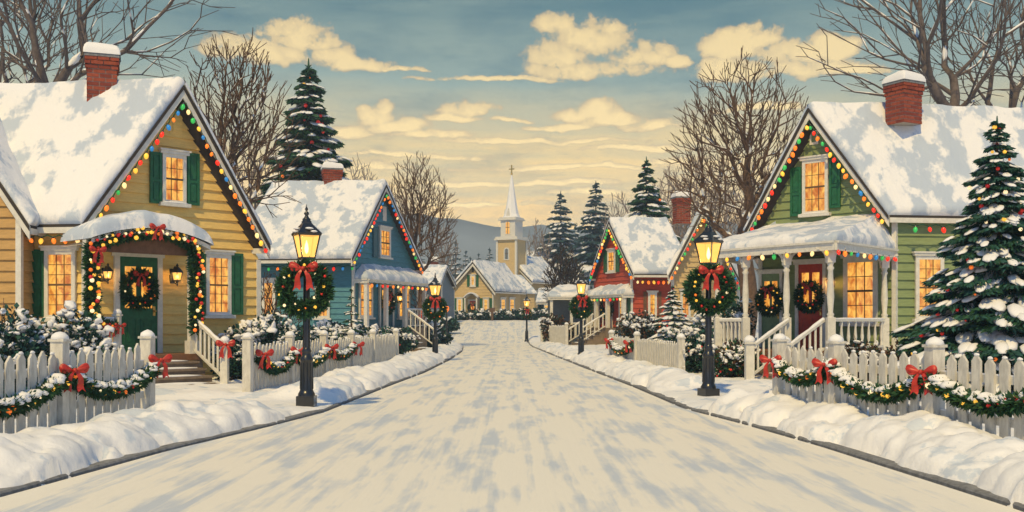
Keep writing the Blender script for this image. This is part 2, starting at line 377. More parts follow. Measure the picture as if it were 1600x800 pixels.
while y < 125: ys.append(y); y += max(.05, .0052*y)
ys += list(np.geomspace(126, 420, 24)); ys = np.array(ys)
X, Y = np.meshgrid(xs, ys, indexing='ij')
G = np.stack([X, Y, GZ(X, Y)], -1)
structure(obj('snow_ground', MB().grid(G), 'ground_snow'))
# road sheet
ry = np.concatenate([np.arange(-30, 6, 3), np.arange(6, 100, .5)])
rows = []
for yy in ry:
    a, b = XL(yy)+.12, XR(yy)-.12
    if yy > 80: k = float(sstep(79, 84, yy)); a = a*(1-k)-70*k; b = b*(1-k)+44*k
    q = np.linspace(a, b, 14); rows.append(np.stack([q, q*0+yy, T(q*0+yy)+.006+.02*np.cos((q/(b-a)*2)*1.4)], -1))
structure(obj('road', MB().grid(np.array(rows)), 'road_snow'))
# kerbs
for sgn, fx in ((-1, XL), (1, XR)):
    mb = MB(); yy = 4.0; k = 0
    while yy < 76:
        y2 = yy+1.2; p = np.array([fx(yy)+sgn*.02, yy]); q = np.array([fx(y2-.004)+sgn*.02, y2-.004])
        d = (q-p)/np.linalg.norm(q-p); n_ = np.array([d[1], -d[0]])*sgn
        h = .038+.004*((k*7) % 3)/3
        V = []
        for pt in (p, q):
            z = float(T(pt[1]))
            for o_, zz in ((-.07, -.05), (-.07, h-.02), (-.05, h), (.09, h), (.09, -.05)):
                V.append((*(pt+n_*o_), z+zz))
        mb.add(V, [[i, (i+1) % 5, 5+(i+1) % 5, 5+i] for i in range(5)])
        mb.c.append((None, [[0, 1, 2, 3, 4], [5, 6, 7, 8, 9]], 0, mb.n-10))
        yy = y2; k += 1
    structure(obj('kerb', mb, 'stone'))
# hills
hx = np.linspace(-260, 260, 140); hy = np.linspace(250, 420, 50); HX, HYY = np.meshgrid(hx, hy, indexing='ij')
prof = 19+8*np.exp(-((HX+45)/42)**2)+6*np.exp(-((HX+10)/30)**2)*0+7*np.exp(-((HX-60)/50)**2)+6*vnoise(HX, HX*0, 38, 4)+2.2*vnoise(HX, HYY, 9, 6)
HZ = 3+(prof)*sstep(250, 335, HYY)*(1-.3*sstep(360, 420, HYY))+1.3*vnoise(HX, HYY, 4, 9)
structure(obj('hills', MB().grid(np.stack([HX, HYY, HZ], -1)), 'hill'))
# ------------------------------------------------------------------ architecture helpers
class Fr:
    """upright plane through A and B (xy); local coords (s along, o outward, z)"""
    def __init__(s, A, B, flip=False):
        s.A = np.array(A[:2], float); s.B = np.array(B[:2], float); d = s.B-s.A; s.len = np.linalg.norm(d); s.u = d/s.len
        s.n = np.array([s.u[1], -s.u[0]])*(-1 if flip else 1)
        s.rz = math.atan2(s.n[0], -s.n[1])
    def off(s, o, r=None):
        v = s.n*o if r is None else np.array(r, float)/np.linalg.norm(r)*(o/abs(np.dot(np.array(r, float)/np.linalg.norm(r), s.n)))*1.0
        return Fr(s.A+v, s.B+v, flip=(s.n[0]*s.u[1]-s.n[1]*s.u[0]) < 0)
    def M(s, v):
        o = np.empty_like(v); o[:, :2] = s.A+v[:, :1]*s.u+v[:, 1:2]*s.n; o[:, 2] = v[:, 2]; return o
    def hit(s, px, py=None):
        k = (px-800)/F; # point (k*d, d) on line
        # A + t u = (k d, d)
        a = np.array([[s.u[0], -k], [s.u[1], -1]]); t, d = np.linalg.solve(a, -s.A)
        return t, d, (None if py is None else zat(py, d))
    def S(s, px): return s.hit(px)[0]
    def Z(s, px, py): return s.hit(px, py)[2]
    def w(s, ss, o, z): return np.array([*(s.A+ss*s.u+o*s.n), z])
def siding(mb, fr, poly, row=.2, lap=.045, base=0.0, mi=0):
    """overlapping boards filling a convex polygon [(s,z)]"""
    poly = [tuple(p) for p in poly]; zs = [p[1] for p in poly]; z0, z1 = min(zs), max(zs)
    cuts = sorted(set([round(z0+i*row, 4) for i in range(int((z1-z0)/row)+1)]+[round(z, 4) for z in zs]))
    def ext(z):
        xs_ = []
        for i in range(len(poly)):
            (a, za), (b, zb) = poly[i], poly[(i+1) % len(poly)]
            if abs(za-zb) < 1e-6:
                if abs(za-z) < 2e-4: xs_ += [a, b]
            elif min(za, zb)-2e-4 <= z <= max(za, zb)+2e-4:
                t_ = min(1, max(0, (z-za)/(zb-za))); xs_.append(a+t_*(b-a))
        return (min(xs_), max(xs_)) if xs_ else None
    V = []; U = []
    for a, b in zip(cuts[:-1], cuts[1:]):
        if b-a < 1e-3: continue
        ea, eb = ext(a+1e-4), ext(b-1e-4)
        if not ea or not eb: continue
        def o(z):
            t_ = ((z-z0)/row) % 1.0; return t_
        ta = o(a+1e-5); tb = ta+(b-a)/row
        oa = base+lap*(1-ta); ob = base+lap*(1-min(1, tb))
        V.append([(ea[0], oa, a), (ea[1], oa, a), (eb[1], ob, b), (eb[0], ob, b)])
        if ta < .02: U.append([(ea[0], base-.002, a), (ea[1], base-.002, a), (ea[1], oa, a), (ea[0], oa, a)])
    old = mb.M; mb.M = fr.M; mb.quads(V, mi); 
    if U: mb.quads(U, mi)
    mb.M = old
def edgeparam(Ln, n, w=.16, l=True, r=True):
    t_ = list(np.linspace(0, 1, n)); e = [0, .012, .04, .08, .125, w]
    if l: t_ += [q/Ln for q in e]
    if r: t_ += [1-q/Ln for q in e]
    t_ = sorted(set(np.round(t_, 5))); return np.array([q for q in t_ if 0 <= q <= 1])
def snow_sheet(P4, thick=.2, seed=1, edges=(1, 1, 1, 1), over=.05, dens=.18, mb=None, mi=0, wv=.16):
    """rounded snow layer on a quad (p00,p10,p11,p01); edges v0,u1,v1,u0 rounded; v0 is the eave (p00-p10)"""
    mb = mb or MB(); p00, p10, p11, p01 = [np.array(q, float) for q in P4]
    Lu = max(np.linalg.norm(p10-p00), np.linalg.norm(p11-p01)); Lv = max(np.linalg.norm(p01-p00), np.linalg.norm(p11-p10))
    U = edgeparam(Lu, max(4, int(Lu/dens)), wv, edges[3], edges[1]); V = edgeparam(Lv, max(4, int(Lv/dens)), wv, edges[0], edges[2])
    u, v = np.meshgrid(U, V, indexing='ij'); u3, v3 = u[..., None], v[..., None]
    base = (p00*(1-u3)+p10*u3)*(1-v3)+(p01*(1-u3)+p11*u3)*v3
    nrm = np.cross(p10-p00, p01-p00); nrm /= np.linalg.norm(nrm); nrm = nrm*(1 if nrm[2] > 0 else -1)
    up = nrm*.6+np.array([0, 0, .4]); 
    big = np.full(u.shape, 9.)
    if edges[0]: big = np.minimum(big, v*Lv)
    if edges[2]: big = np.minimum(big, (1-v)*Lv)
    if edges[3]: big = np.minimum(big, u*Lu)
    if edges[1]: big = np.minimum(big, (1-u)*Lu)
    w = wv; prof_ = np.sqrt(np.clip(1-(1-np.clip(big/w, 0, 1))**2, 0, 1))
    n1 = vnoise(u*Lu, v*Lv, .9, seed)*.5+vnoise(u*Lu, v*Lv, .35, seed+3)*.3+vnoise(u*Lu, v*Lv, .14, seed+5)*.12
    hgt = prof_*thick*(.55+.75*n1)
    dirv = (p00-p01)/Lv; lump = .5+.9*vnoise(u*Lu, u*0, .32, seed+9)
    ev = np.exp(-v*Lv/.12)*(1 if edges[0] else 0)
    out = base+hgt[..., None]*up+(ev*over*lump*prof_)[..., None]*dirv
    du = (p10-p00)/Lu
    if edges[3]: out -= (np.exp(-u*Lu/.1)*over*.8*(.4+1.1*vnoise(v*Lv, v*0, .28, seed+11))*prof_)[..., None]*du
    if edges[1]: out += (np.exp(-(1-u)*Lu/.1)*over*.8*(.4+1.1*vnoise(v*Lv, v*0, .28, seed+12))*prof_)[..., None]*du
    mb.grid(out, mi); return mb
def snow_cap(mb, c, rx, ry, h, rng, mi=0):
    mb.ell(c, (rx, ry, h), mi, ICO2, .12, rng, flat=.15)
def window(parent, fr, s0, s1, z0, z1, cols=3, rows=2, glowm='window_glow', fm='white_paint', fw=.10, head=True, shut=None, shw=None, snow=True, muntin='muntin', out=.04, pane_label=None):
    rng = np.random.default_rng(int(abs(s0*991+z0*377)*10) % 100000)
    w = s1-s0; mb = MB(fr.M); o0 = out
    mb.box(s0, s0+fw, o0, o0+.07, z0, z1).box(s1-fw, s1, o0, o0+.07, z0, z1).box(s0+fw, s1-fw, o0, o0+.07, z1-fw, z1).box(s0+fw, s1-fw, o0, o0+.07, z0, z0+fw*.8)
    if head: mb.box(s0-.06, s1+.06, o0, o0+.11, z1, z1+.07).box(s0-.09, s1+.09, o0, o0+.14, z1+.07, z1+.11)
    fo = obj('window', mb, fm, parent)
    sb = MB(fr.M); sb.box(s0-.08, s1+.08, o0, o0+.15, z0-.085, z0)
    if snow: sb2 = MB(fr.M); sb2.ell(((s0+s1)/2, o0+.10, z0+.002), (w/2+.04, .055, .035), 0, ICO2, .2, rng, flat=.2)
    obj('sill', sb, fm, fo)
    if snow: obj('snow', sb2, 'snow', fo)
    gx0, gx1, gz0, gz1 = s0+fw, s1-fw, z0+fw*.8, z1-fw
    pb = MB(fr.M); pb.box(gx0-.01, gx1+.01, o0+.006, o0+.026, gz0-.01, gz1+.01)
    obj('pane', pb, glowm, fo)
    m_ = MB(fr.M); mid = (gz0+gz1)/2; tw = max(.014, .02*w)
    m_.box(gx0, gx1, o0+.02, o0+.06, mid-tw*1.5, mid+tw*1.5)
    for half in ((gz0, mid), (mid, gz1)):
        for i in range(1, cols):
            xx = gx0+(gx1-gx0)*i/cols; m_.box(xx-tw/2, xx+tw/2, o0+.022, o0+.045, half[0], half[1])
        for j in range(1, rows):
            zz = half[0]+(half[1]-half[0])*j/rows; m_.box(gx0, gx1, o0+.023, o0+.043, zz-tw/2, zz+tw/2)
    obj('muntin', m_, muntin, fo)
    if shut:
        sw = shw or w*.36
        for a, b in ((s0-.03-sw, s0-.03), (s1+.03, s1+.03+sw)): shutter(parent, fr, a, b, z0-.02, z1+.02, shut, out)
    return fo
def shutter(parent, fr, a, b, z0, z1, m_, out=.04):
    q = MB(fr.M); f_ = min(.07, (b-a)*.2); md = z0+(z1-z0)*.45
    q.box(a, b, out+.0, out+.035, z0, z1)
    q.box(a, a+f_, out+.035, out+.06, z0, z1).box(b-f_, b, out+.035, out+.06, z0, z1)
    for c in (z0, md-f_/2, z1-f_): q.box(a+f_, b-f_, out+.035, out+.058, c, c+f_)
    for lo, hi in ((z0+f_, md-f_/2), (md+f_/2, z1-f_)): q.box(a+f_+.03, b-f_-.03, out+.035, out+.05, lo+.04, hi-.04)
    return obj('shutter', q, m_, parent)
def door(parent, fr, s0, s1, z0, z1, m_, fm='white_paint', panes=2, out=.04, glowm='window_glow', round_top=False, label=None):
    w = s1-s0; c = .13*min(1, w)
    f_ = MB(fr.M); f_.box(s0-c, s0, out, out+.08, z0, z1).box(s1, s1+c, out, out+.08, z0, z1).box(s0-c-.04, s1+c+.04, out, out+.11, z1, z1+c).box(s0-c-.08, s1+c+.08, out, out+.14, z1+c, z1+c+.05)
    d = MB(fr.M); d.box(s0, s1, out, out+.045, z0, z1)
    H = z1-z0
    def pan(a, b, lo, hi):
        t_ = .025
        d.box(a, b, out+.045, out+.058, lo, lo+t_).box(a, b, out+.045, out+.058, hi-t_, hi).box(a, a+t_, out+.045, out+.058, lo+t_, hi-t_).box(b-t_, b, out+.045, out+.058, lo+t_, hi-t_)
        d.box(a+.06*w+t_, b-.06*w-t_, out+.045, out+.056, lo+.05+t_, hi-.05-t_)
    m1 = (s0+s1)/2
    for a, b in ((s0+.12*w, m1-.05*w), (m1+.05*w, s1-.12*w)): pan(a, b, z0+.09*H, z0+.36*H)
    do = obj('door', d, m_, parent)
    if label: do['label'] = label
    for a, b in ((s0+.14*w, m1-.07*w), (m1+.07*w, s1-.14*w)):
        pb = MB(fr.M); pb.box(a, b, out+.03, out+.05, z0+.47*H, z0+.90*H); obj('pane', pb, glowm, do)
    hb = MB(fr.M); hb.ell((s1-.09*w, out+.10, z0+.44*H), (.03, .04, .03)).box(s1-.12*w, s1-.06*w, out+.045, out+.06, z0+.39*H, z0+.49*H)
    obj('handle', hb, 'brass', do)
    obj('door_frame', f_, fm, parent); return do
def chimney(parent, c, w, d, z0, z1, rot=0.0, name='chimney', bh=.075, bl=.23):
    """brick stack with corbelled top and snow cap"""
    ca, sa = math.cos(rot), math.sin(rot); c = np.array(c[:2], float)
    def M(v):
        o = v.copy(); o[:, 0] = c[0]+v[:, 0]*ca-v[:, 1]*sa; o[:, 1] = c[1]+v[:, 0]*sa+v[:, 1]*ca; return o
    rng = np.random.default_rng(int(z1*100)); mb = MB(M); g = .014*bh/.075
    n = int((z1-z0)/bh); mb.box(-w/2+.012, w/2-.012, -d/2+.012, d/2-.012, z0, z0+n*bh, 2)
    for r_ in range(n):
        za = z0+r_*bh; ex = .0 if r_ < n-3 else (.045 if r_ >= n-2 else .022)
        for (hw, hd, ax) in ((w/2+ex, d/2+ex, 0), (d/2+ex, w/2+ex, 1)):
            for sg in (-1, 1):
                x = -hw-(bl/2 if r_ % 2 else 0)
                while x < hw-.01:
                    a, b = max(-hw, x), min(hw, x+bl-g)
                    if b-a > .02:
                        mi = int(rng.random() < .45); p_ = rng.random()*.006
                        dd = sorted((sg*(hd-.03-ex), sg*(hd+p_)))
                        if ax == 0: mb.box(a, b, dd[0], dd[1], za, za+bh-g, mi)
                        else: mb.box(dd[0], dd[1], a, b, za, za+bh-g, mi)
                    x += bl
    o = obj('chimney', mb, ['brick_a', 'brick_b', 'mortar'], parent)
    zt = z0+n*bh; hw, hd = w/2+.08, d/2+.08
    s = MB(M); s.box(-hw+.02, hw-.02, -hd+.02, hd-.02, zt-g, zt+.05); obj('chimney_cap', s, 'stone', o)
    s = MB(M); q = snow_sheet([(-hw, -hd, zt+.05), (hw, -hd, zt+.05), (hw, hd, zt+.05), (-hw, hd, zt+.05)], .2*bh/.075, 7, (1, 1, 1, 1), .03, .08, s)
    obj('snow', s, 'snow', o); return o
def roof(parent, fr, sL, sR, sA, zL, zR, zA, r, Lr, thick=.10, snow=.2, seed=1, inner=False, trimw=.16, front_trim=True, seedd=0, right_end=1):
    """gable roof: rake plane fr, eave tips (sL,zL),(sR,zR), apex, extruded along r by Lr. returns nothing"""
    r = np.array([*(np.array(r, float)/np.linalg.norm(r)), 0.])
    A, B, C = fr.w(sL, 0, zL), fr.w(sR, 0, zR), fr.w(sA, 0, zA)
    mb = MB()
    for e in (A, B):
        dn = np.array([0, 0, -thick])
        q = [e, C, C+r*Lr, e+r*Lr]; v = q+[p_+dn for p_ in q]
        mb.add(v, [(0, 1, 2, 3), (7, 6, 5, 4), (0, 4, 5, 1), (1, 5, 6, 2), (2, 6, 7, 3), (3, 7, 4, 0)])
    ro = obj('roof', mb, 'roof_board', parent)
    sn = MB(); up = np.array([0, 0, .004])
    f0 = -r*.06
    snow_sheet([A+f0+up, A+r*Lr+up, C+r*Lr+up, C+f0+up], snow, seed, (1, right_end, 0, 1), .07, .16, sn)
    snow_sheet([B+f0+up, B+r*Lr+up, C+r*Lr+up, C+f0+up], snow, seed, (1, right_end, 0, 1), .07, .16, sn)
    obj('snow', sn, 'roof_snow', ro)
    # rake boards + dark crown line
    if front_trim:
        tb = MB(fr.M); db = MB(fr.M)
        for (s_, z_) in ((sL, zL), (sR, zR)):
            dd = np.array([sA-s_, zA-z_]); ln = np.linalg.norm(dd); dd /= ln; nn = np.array([dd[1], -dd[0]]); nn = nn*(-1 if nn[1] > 0 else 1)
            a = np.array([s_, z_-.02]); c_ = np.array([sA, zA-.02])
            vert = np.array([0, -1.0]); k = trimw/abs(np.dot(vert, nn))
            p_ = [a, c_, c_+vert*k, a+vert*k]
            v = [(q[0], 0.012, q[1]) for q in p_]+[(q[0], .055, q[1]) for q in p_]
            tb.add(v, [(0, 1, 2, 3), (4, 5, 6, 7), (0, 1, 5, 4), (1, 2, 6, 5), (2, 3, 7, 6), (3, 0, 4, 7)])
            k2 = k*.34; p_ = [a, c_, c_+vert*k2, a+vert*k2]
            v = [(q[0], .056, q[1]) for q in p_]+[(q[0], .085, q[1]) for q in p_]
            db.add(v, [(0, 1, 2, 3), (4, 5, 6, 7), (0, 1, 5, 4), (1, 2, 6, 5), (2, 3, 7, 6), (3, 0, 4, 7)])
        obj('rake_trim', tb, 'white_paint', ro); obj('drip_edge', db, 'roof_board', ro)
    # eave fascia
    eb = MB()
    for e in (A, B):
        eb = MB(); eb.bar(e+np.array([0, 0, -thick-.03]), e+r*Lr+np.array([0, 0, -thick-.03]), .05, .13); obj('fascia', eb, 'white_paint', ro)
    sf = MB(fr.M)
    return ro
def corner(parent, pts, z0, z1, w=.13, m_='white_paint'):
    mb = MB()
    for p_ in pts: mb.box(p_[0]-w/2, p_[0]+w/2, p_[1]-w/2, p_[1]+w/2, z0, z1)
    return obj('corner_board', mb, m_, parent)
def steps(parent, fr, s0, s1, o0, zt, zb, n, run=.3, m_='step_wood', snow=True, seed=3):
    mb = MB(fr.M); sn = MB(fr.M); rng = np.random.default_rng(seed); h = (zt-zb)/n
    for i in range(n):
        z = zt-(i+1)*h+ (h if False else 0); z1 = zt-i*h-h*0; zz = zt-(i+1)*h+h
        top = zt-(i+1)*h+h-h*1.0 if False else zt-(i+1)*h
        oa = o0+i*run
        if i == n-1: break
        mb.box(s0, s1, oa, oa+run+.03, top-.05, top).box(s0+.02, s1-.02, oa, oa+run, zb-.1, top-.05)
        if snow: snow_cap(sn, ((s0+s1)/2+.1*(rng.random()-.5), oa+run*.55, top), (s1-s0)*.44, run*.42, .045, rng)
    o = obj('steps', mb, m_, parent)
    if snow and n > 1: obj('snow', sn, 'snow', o)
    return o
def rail(parent, p, q, h=.85, n=8, turned=False, m_='white_paint', bw=.045, name='railing', snow=True):
    """p,q: base points xyz (deck or stair nosing)"""
    p = np.array(p, float); q = np.array(q, float); mb = MB(); up = np.array([0, 0, 1.])
    mb.bar(p+up*h, q+up*h, .085, .06).bar(p+up*.1, q+up*.1, .06, .05)
    for i in range(n):
        t_ = (i+.5)/n; b = p+(q-p)*t_
        if turned: mb.lathe([(bw*.5, b[2]+.1), (bw*.5, b[2]+.2), (bw*.32, b[2]+.24), (bw*.62, b[2]+.36), (bw*.34, b[2]+.6), (bw*.5, b[2]+h-.1), (bw*.5, b[2]+h-.02)], 6, (b[0], b[1]))
        else: mb.box(b[0]-bw/2, b[0]+bw/2, b[1]-bw/2, b[1]+bw/2, b[2]+.1, b[2]+h-.02)
    o = obj(name, mb, m_, parent)
    if snow:
        sn = MB(); rng = np.random.default_rng(int(abs(p[0]*77)))
        pts = [p+(q-p)*t_+up*(h+.03) for t_ in np.linspace(0, 1, 9)]; sn.tube(pts, .03+.018*rng.random(9), 6)
        obj('snow', sn, 'snow', o)
    return o
def newel(parent, p, h=1.0, w=.14, m_='white_paint', name='post', snow=True):
    mb = MB(); x, y, z = p; mb.box(x-w/2, x+w/2, y-w/2, y+w/2, z-.15, z+h)
    mb.box(x-w*.68, x+w*.68, y-w*.68, y+w*.68, z+h, z+h+.04); mb.lathe([(w*.66, z+h+.04), (w*.35, z+h+.1), (.001, z+h+.14)], 4, (x, y), ang=math.pi/4, smooth=False)
    o = obj(name, mb, m_, parent)
    if snow:
        sn = MB(); sn.ell((x, y, z+h+.06), (w*.72, w*.72, w*.75), 0, ICO2, .1, np.random.default_rng(4), flat=.3); obj('snow', sn, 'snow', o)
    return o
def turned_post(parent, x, y, z0, z1, w=.16, m_='white_paint'):
    mb = MB(); hb = .85
    mb.box(x-w*.62, x+w*.62, y-w*.62, y+w*.62, z0, z0+.14); mb.box(x-w/2, x+w/2, y-w/2, y+w/2, z0+.14, z0+hb)
    mb.box(x-w/2, x+w/2, y-w/2, y+w/2, z1-.38, z1)
    H = z1-.38-(z0+hb); r_ = w/2
    mb.lathe([(r_*.95, z0+hb), (r_*.7, z0+hb+.03), (r_*.98, z0+hb+.07), (r_*.6, z0+hb+.12), (r_*.92, z0+hb+.12+H*.28), (r_*.78, z0+hb+H*.6), (r_*.62, z0+hb+H*.86), (r_*.95, z0+hb+H*.9), (r_*.62, z0+hb+H*.94), (r_*.9, z0+hb+H)], 14, (x, y))
    # brackets
    for sg in (-1, 1):
        for k_ in range(5):
            a = k_/5*math.pi/2; b_ = (k_+1)/5*math.pi/2
            rr = .26; mb.bar((x+sg*(w/2+rr-rr*math.cos(a)), y, z1-.03-rr+rr*math.sin(a)), (x+sg*(w/2+rr-rr*math.cos(b_)), y, z1-.03-rr+rr*math.sin(b_)), .03, .06)
    return obj('porch_post', mb, m_, parent)
def hip_porch(parent, outer, inner, ze, zt, snow=.2, m_='white_paint', fasc=.2, seed=5, under='white_paint'):
    """outer: 4 xy (BL,FL,FR,BR) eave points; inner: 2 xy (TL,TR) on the wall"""
    o = [np.array([*q, ze]) for q in outer]; i_ = [np.array([*q, zt]) for q in inner]
    mb = MB(); d = np.array([0, 0, -.05])
    for q in ([o[0], o[1], i_[0]], [o[2], o[3], i_[1]]): mb.add(q+[p_+d for p_ in q], [(0, 1, 2), (3, 4, 5)])
    q = [o[1], o[2], i_[1], i_[0]]; mb.add(q+[p_+d for p_ in q], [(0, 1, 2, 3), (4, 5, 6, 7)])
    mb.add([p_+d*1.2 for p_ in o], [(0, 1, 2, 3)])
    ro = obj('porch_roof', mb, 'roof_board', parent)
    fb = MB(); m2 = MB()
    for a, b in ((o[0], o[1]), (o[1], o[2]), (o[2], o[3])):
        fb.bar(a+np.array([0, 0, -.05-fasc/2+.03]), b+np.array([0, 0, -.05-fasc/2+.03]), .09, fasc)
        fb.bar(a+np.array([0, 0, -.02]), b+np.array([0, 0, -.02]), .19, .05)
    obj('fascia', fb, m_, ro)
    sn = MB(); n1 = 7; up = np.array([0, 0, .012])
    # one sheet around: eave path dense
    path = [o[0], o[1], o[2], o[3]]; ip = [i_[0], i_[0], i_[1], i_[1]]
    Pp = []; Ip = []; seg = [np.linalg.norm(path[k_+1]-path[k_]) for k_ in range(3)]
    cen = sum(o)/4
    for k_ in range(3):
        n_ = max(4, int(seg[k_]/.14))
        for t_ in np.linspace(0, 1, n_, endpoint=(k_ == 2)): Pp.append(path[k_]*(1-t_)+path[k_+1]*t_); Ip.append(ip[k_]*(1-t_)+ip[k_+1]*t_)
    Pp = np.array(Pp); Ip = np.array(Ip); Ln = np.mean(np.linalg.norm(Ip-Pp, axis=1)); V = edgeparam(Ln, max(5, int(Ln/.15)), .16, True, False)
    u = np.cumsum(np.concatenate([[0], np.linalg.norm(np.diff(Pp, axis=0), axis=1)]))
    base = Pp[:, None]*(1-V[None, :, None])+Ip[:, None]*V[None, :, None]
    e = np.broadcast_to(V[None]*Ln, base.shape[:2]); prof_ = np.sqrt(np.clip(1-(1-np.clip(e/.16, 0, 1))**2, 0, 1))
    uu = np.broadcast_to(u[:, None], e.shape); n_ = vnoise(uu, e, .7, seed)*.6+vnoise(uu, e, .25, seed+2)*.3
    out = base+up; out[..., 2] += prof_*snow*(.5+.8*n_)
    dirv = Pp-cen; dirv[:, 2] = 0; dirv /= np.linalg.norm(dirv, axis=1)[:, None]
    out += (np.exp(-e/.1)*prof_*.09*(.3+1.1*vnoise(uu, e*0, .3, seed+4)))[..., None]*dirv[:, None]
    out[..., 2] -= np.exp(-e/.06)*prof_*.05*vnoise(uu, e*0, .2, seed+6)
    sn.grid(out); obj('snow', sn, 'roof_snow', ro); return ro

# ------------------------------------------------------------------ decorations
def bulb_mesh(mt):
    mb = MB(); mb.lathe([(.001, -.105), (.02, -.098), (.037, -.07), (.042, -.045), (.034, -.02), (.018, .0)], 8); mb.lathe([(.019, 0), (.019, .03), (.001, .032)], 6, mi=1)
    return mb.mesh('bulb', [mt, 'black_iron'])
BM = [bulb_mesh(m_) for m_ in BULB]
def bulb_string(label, pts, n, scale=1.0, seed=0, sag=.05, group='strings of coloured lights along the eaves', normal=None, cordr=.008):
    pts = [np.array(p_, float) for p_ in pts]
    seg = [np.linalg.norm(b-a) for a, b in zip(pts[:-1], pts[1:])]; tot = sum(seg)
    def at(t_):
        d = t_*tot
        for k_, L_ in enumerate(seg):
            if d <= L_ or k_ == len(seg)-1: return pts[k_]+(pts[k_+1]-pts[k_])*min(1, d/L_)
            d -= L_
    org = at(0); rng = np.random.default_rng(seed)
    th = thing('light_string', label, 'string lights', tuple(org), 0, group)
    cp = []
    for i in range(n+1):
        cp.append(at(i/n)); 
        if i < n: q = at((i+.5)/n).copy(); q[2] -= sag; cp.append(q)
    mb = MB(); mb.tube(cp, cordr*scale, 4); obj('cord', mb, 'needle', th)
    for i in range(n):
        p_ = at(i/n if n > 1 else 0) if False else at((i+.5)/n); p_ = p_.copy(); p_[2] -= sag+.02
        k_ = int(rng.choice(6, p=[.2, .25, .22, .14, .08, .11])); b = bpy.data.objects.new('bulb', BM[k_]); col.objects.link(b); b.parent = th
        b.location = tuple(p_-org); s_ = scale*.66*(.85+.35*rng.random()); b.scale = (s_,)*3; b.rotation_euler = (rng.normal()*.25, rng.normal()*.25, 0)
    return th
def brush(mb, pts, rad, n, ln, wd, rng, mis=(0, 1), fw=.55):
    """evergreen sprig quads round a curve"""
    pts = np.array(pts, float); d = np.linalg.norm(np.diff(pts, axis=0), axis=1); cum = np.concatenate([[0], np.cumsum(d)])
    t_ = rng.random(n)*cum[-1]; k_ = np.clip(np.searchsorted(cum, t_)-1, 0, len(pts)-2); f_ = (t_-cum[k_])/d[k_]
    c = pts[k_]+(pts[k_+1]-pts[k_])*f_[:, None]; tg = (pts[k_+1]-pts[k_])/d[k_][:, None]
    v = rng.normal(size=(n, 3)); v -= (v*tg).sum(1)[:, None]*tg; v /= np.linalg.norm(v, axis=1)[:, None]
    rad = np.asarray(rad); rr = (rad if rad.ndim == 0 else np.interp(t_, np.linspace(0, cum[-1], len(rad)), rad))
    r0 = rr*(.15+.6*rng.random(n)); dirn = v+tg*(fw*rng.choice([-1, 1], n))[:, None]*rng.random((n, 1))*1.5; dirn /= np.linalg.norm(dirn, axis=1)[:, None]
    side = np.cross(dirn, rng.normal(size=(n, 3))); side /= np.linalg.norm(side, axis=1)[:, None]
    L_ = ln*(.6+.8*rng.random(n))[:, None]; w_ = wd*(.6+.8*rng.random(n))[:, None]
    a = c+v*r0[:, None] if np.ndim(r0) else c+v*r0; m1 = a+dirn*L_*.5; e = a+dirn*L_
    Q = np.stack([a, m1+side*w_, e, m1-side*w_], 1); sel = rng.random(n) < .65
    mb.quads(Q[sel], mis[0]); mb.quads(Q[~sel], mis[1])
OM = []
for m_ in ORN:
    q = MB(); q.ell((0, 0, 0), (1, 1, 1), 0, ICO2); OM.append(q.mesh('ornament', [m_]))
def ornament(parent, p, r_, k_, org):
    o = bpy.data.objects.new('ornament', OM[k_]); col.objects.link(o); o.parent = parent; o.location = tuple(np.array(p)-np.array(org)); o.scale = (r_,)*3; return o
def bow_mb(s=1.0):
    mb = MB()
    for sd_ in (-1, 1):
        v, f_ = ICO3; v = v.copy(); t_ = (v[:, 0]+1)/2
        hgt = .16+.84*t_**.8
        x = sd_*(.02+.48*t_); z = v[:, 2]*.24*hgt+.10*t_; y_ = v[:, 1]*.13*hgt-.02
        crease = .035*np.cos(v[:, 2]*7)*t_; mb.add(np.stack([x, y_+crease*np.sign(v[:, 1]), z], 1)*s, f_, 0, True)
        # inner dark of loop
        mb.add(np.stack([sd_*(.20+.20*t_), v[:, 1]*.02-.135*hgt*.95, v[:, 2]*.09*hgt+.07*t_], 1)*s, f_, 1, True)
        # tails
        n = 9; L_ = []; Rr = []
        for i in range(n):
            q = i/(n-1); cx = sd_*(.05+.24*q+.05*math.sin(q*5)); w_ = .055+.075*q; cz = -.04-.72*q; cy = -.07-.05*math.sin(q*6)
            L_.append((cx-w_, cy, cz)); Rr.append((cx+w_, cy, cz+.02))
        Ld, Rd = list(L_[-1]), list(Rr[-1]); mid_ = ((Ld[0]+Rd[0])/2, Ld[1], (Ld[2]+Rd[2])/2+.11)
        for dy in (0, .022):
            for i in range(n-1): mb.add(np.array([(L_[i][0], L_[i][1]+dy, L_[i][2]), (Rr[i][0], Rr[i][1]+dy, Rr[i][2]), (Rr[i+1][0], Rr[i+1][1]+dy, Rr[i+1][2]), (L_[i+1][0], L_[i+1][1]+dy, L_[i+1][2])])*s, [(0, 1, 2, 3)], 0, True) if i < n-2 else mb.add(np.array([(L_[i][0], L_[i][1]+dy, L_[i][2]), (Rr[i][0], Rr[i][1]+dy, Rr[i][2]), (Rd[0], Rd[1]+dy, Rd[2]), (mid_[0], mid_[1]+dy, mid_[2]), (Ld[0], Ld[1]+dy, Ld[2])])*s, [(0, 1, 3), (0, 3, 4), (1, 2, 3)], 0, False)
    mb.ell((0, -.09*s, .01*s), (.075*s, .075*s, .085*s), 0, ICO2); return mb
BOW = bow_mb().mesh('bow', ['ribbon', 'ribbon_dark'])
def bow(parent, loc, s, rz=0, name='bow'):
    o = bpy.data.objects.new(name, BOW); col.objects.link(o); o.parent = parent; o.location = loc; o.scale = (s,)*3; o.rotation_euler = (0, 0, rz); return o
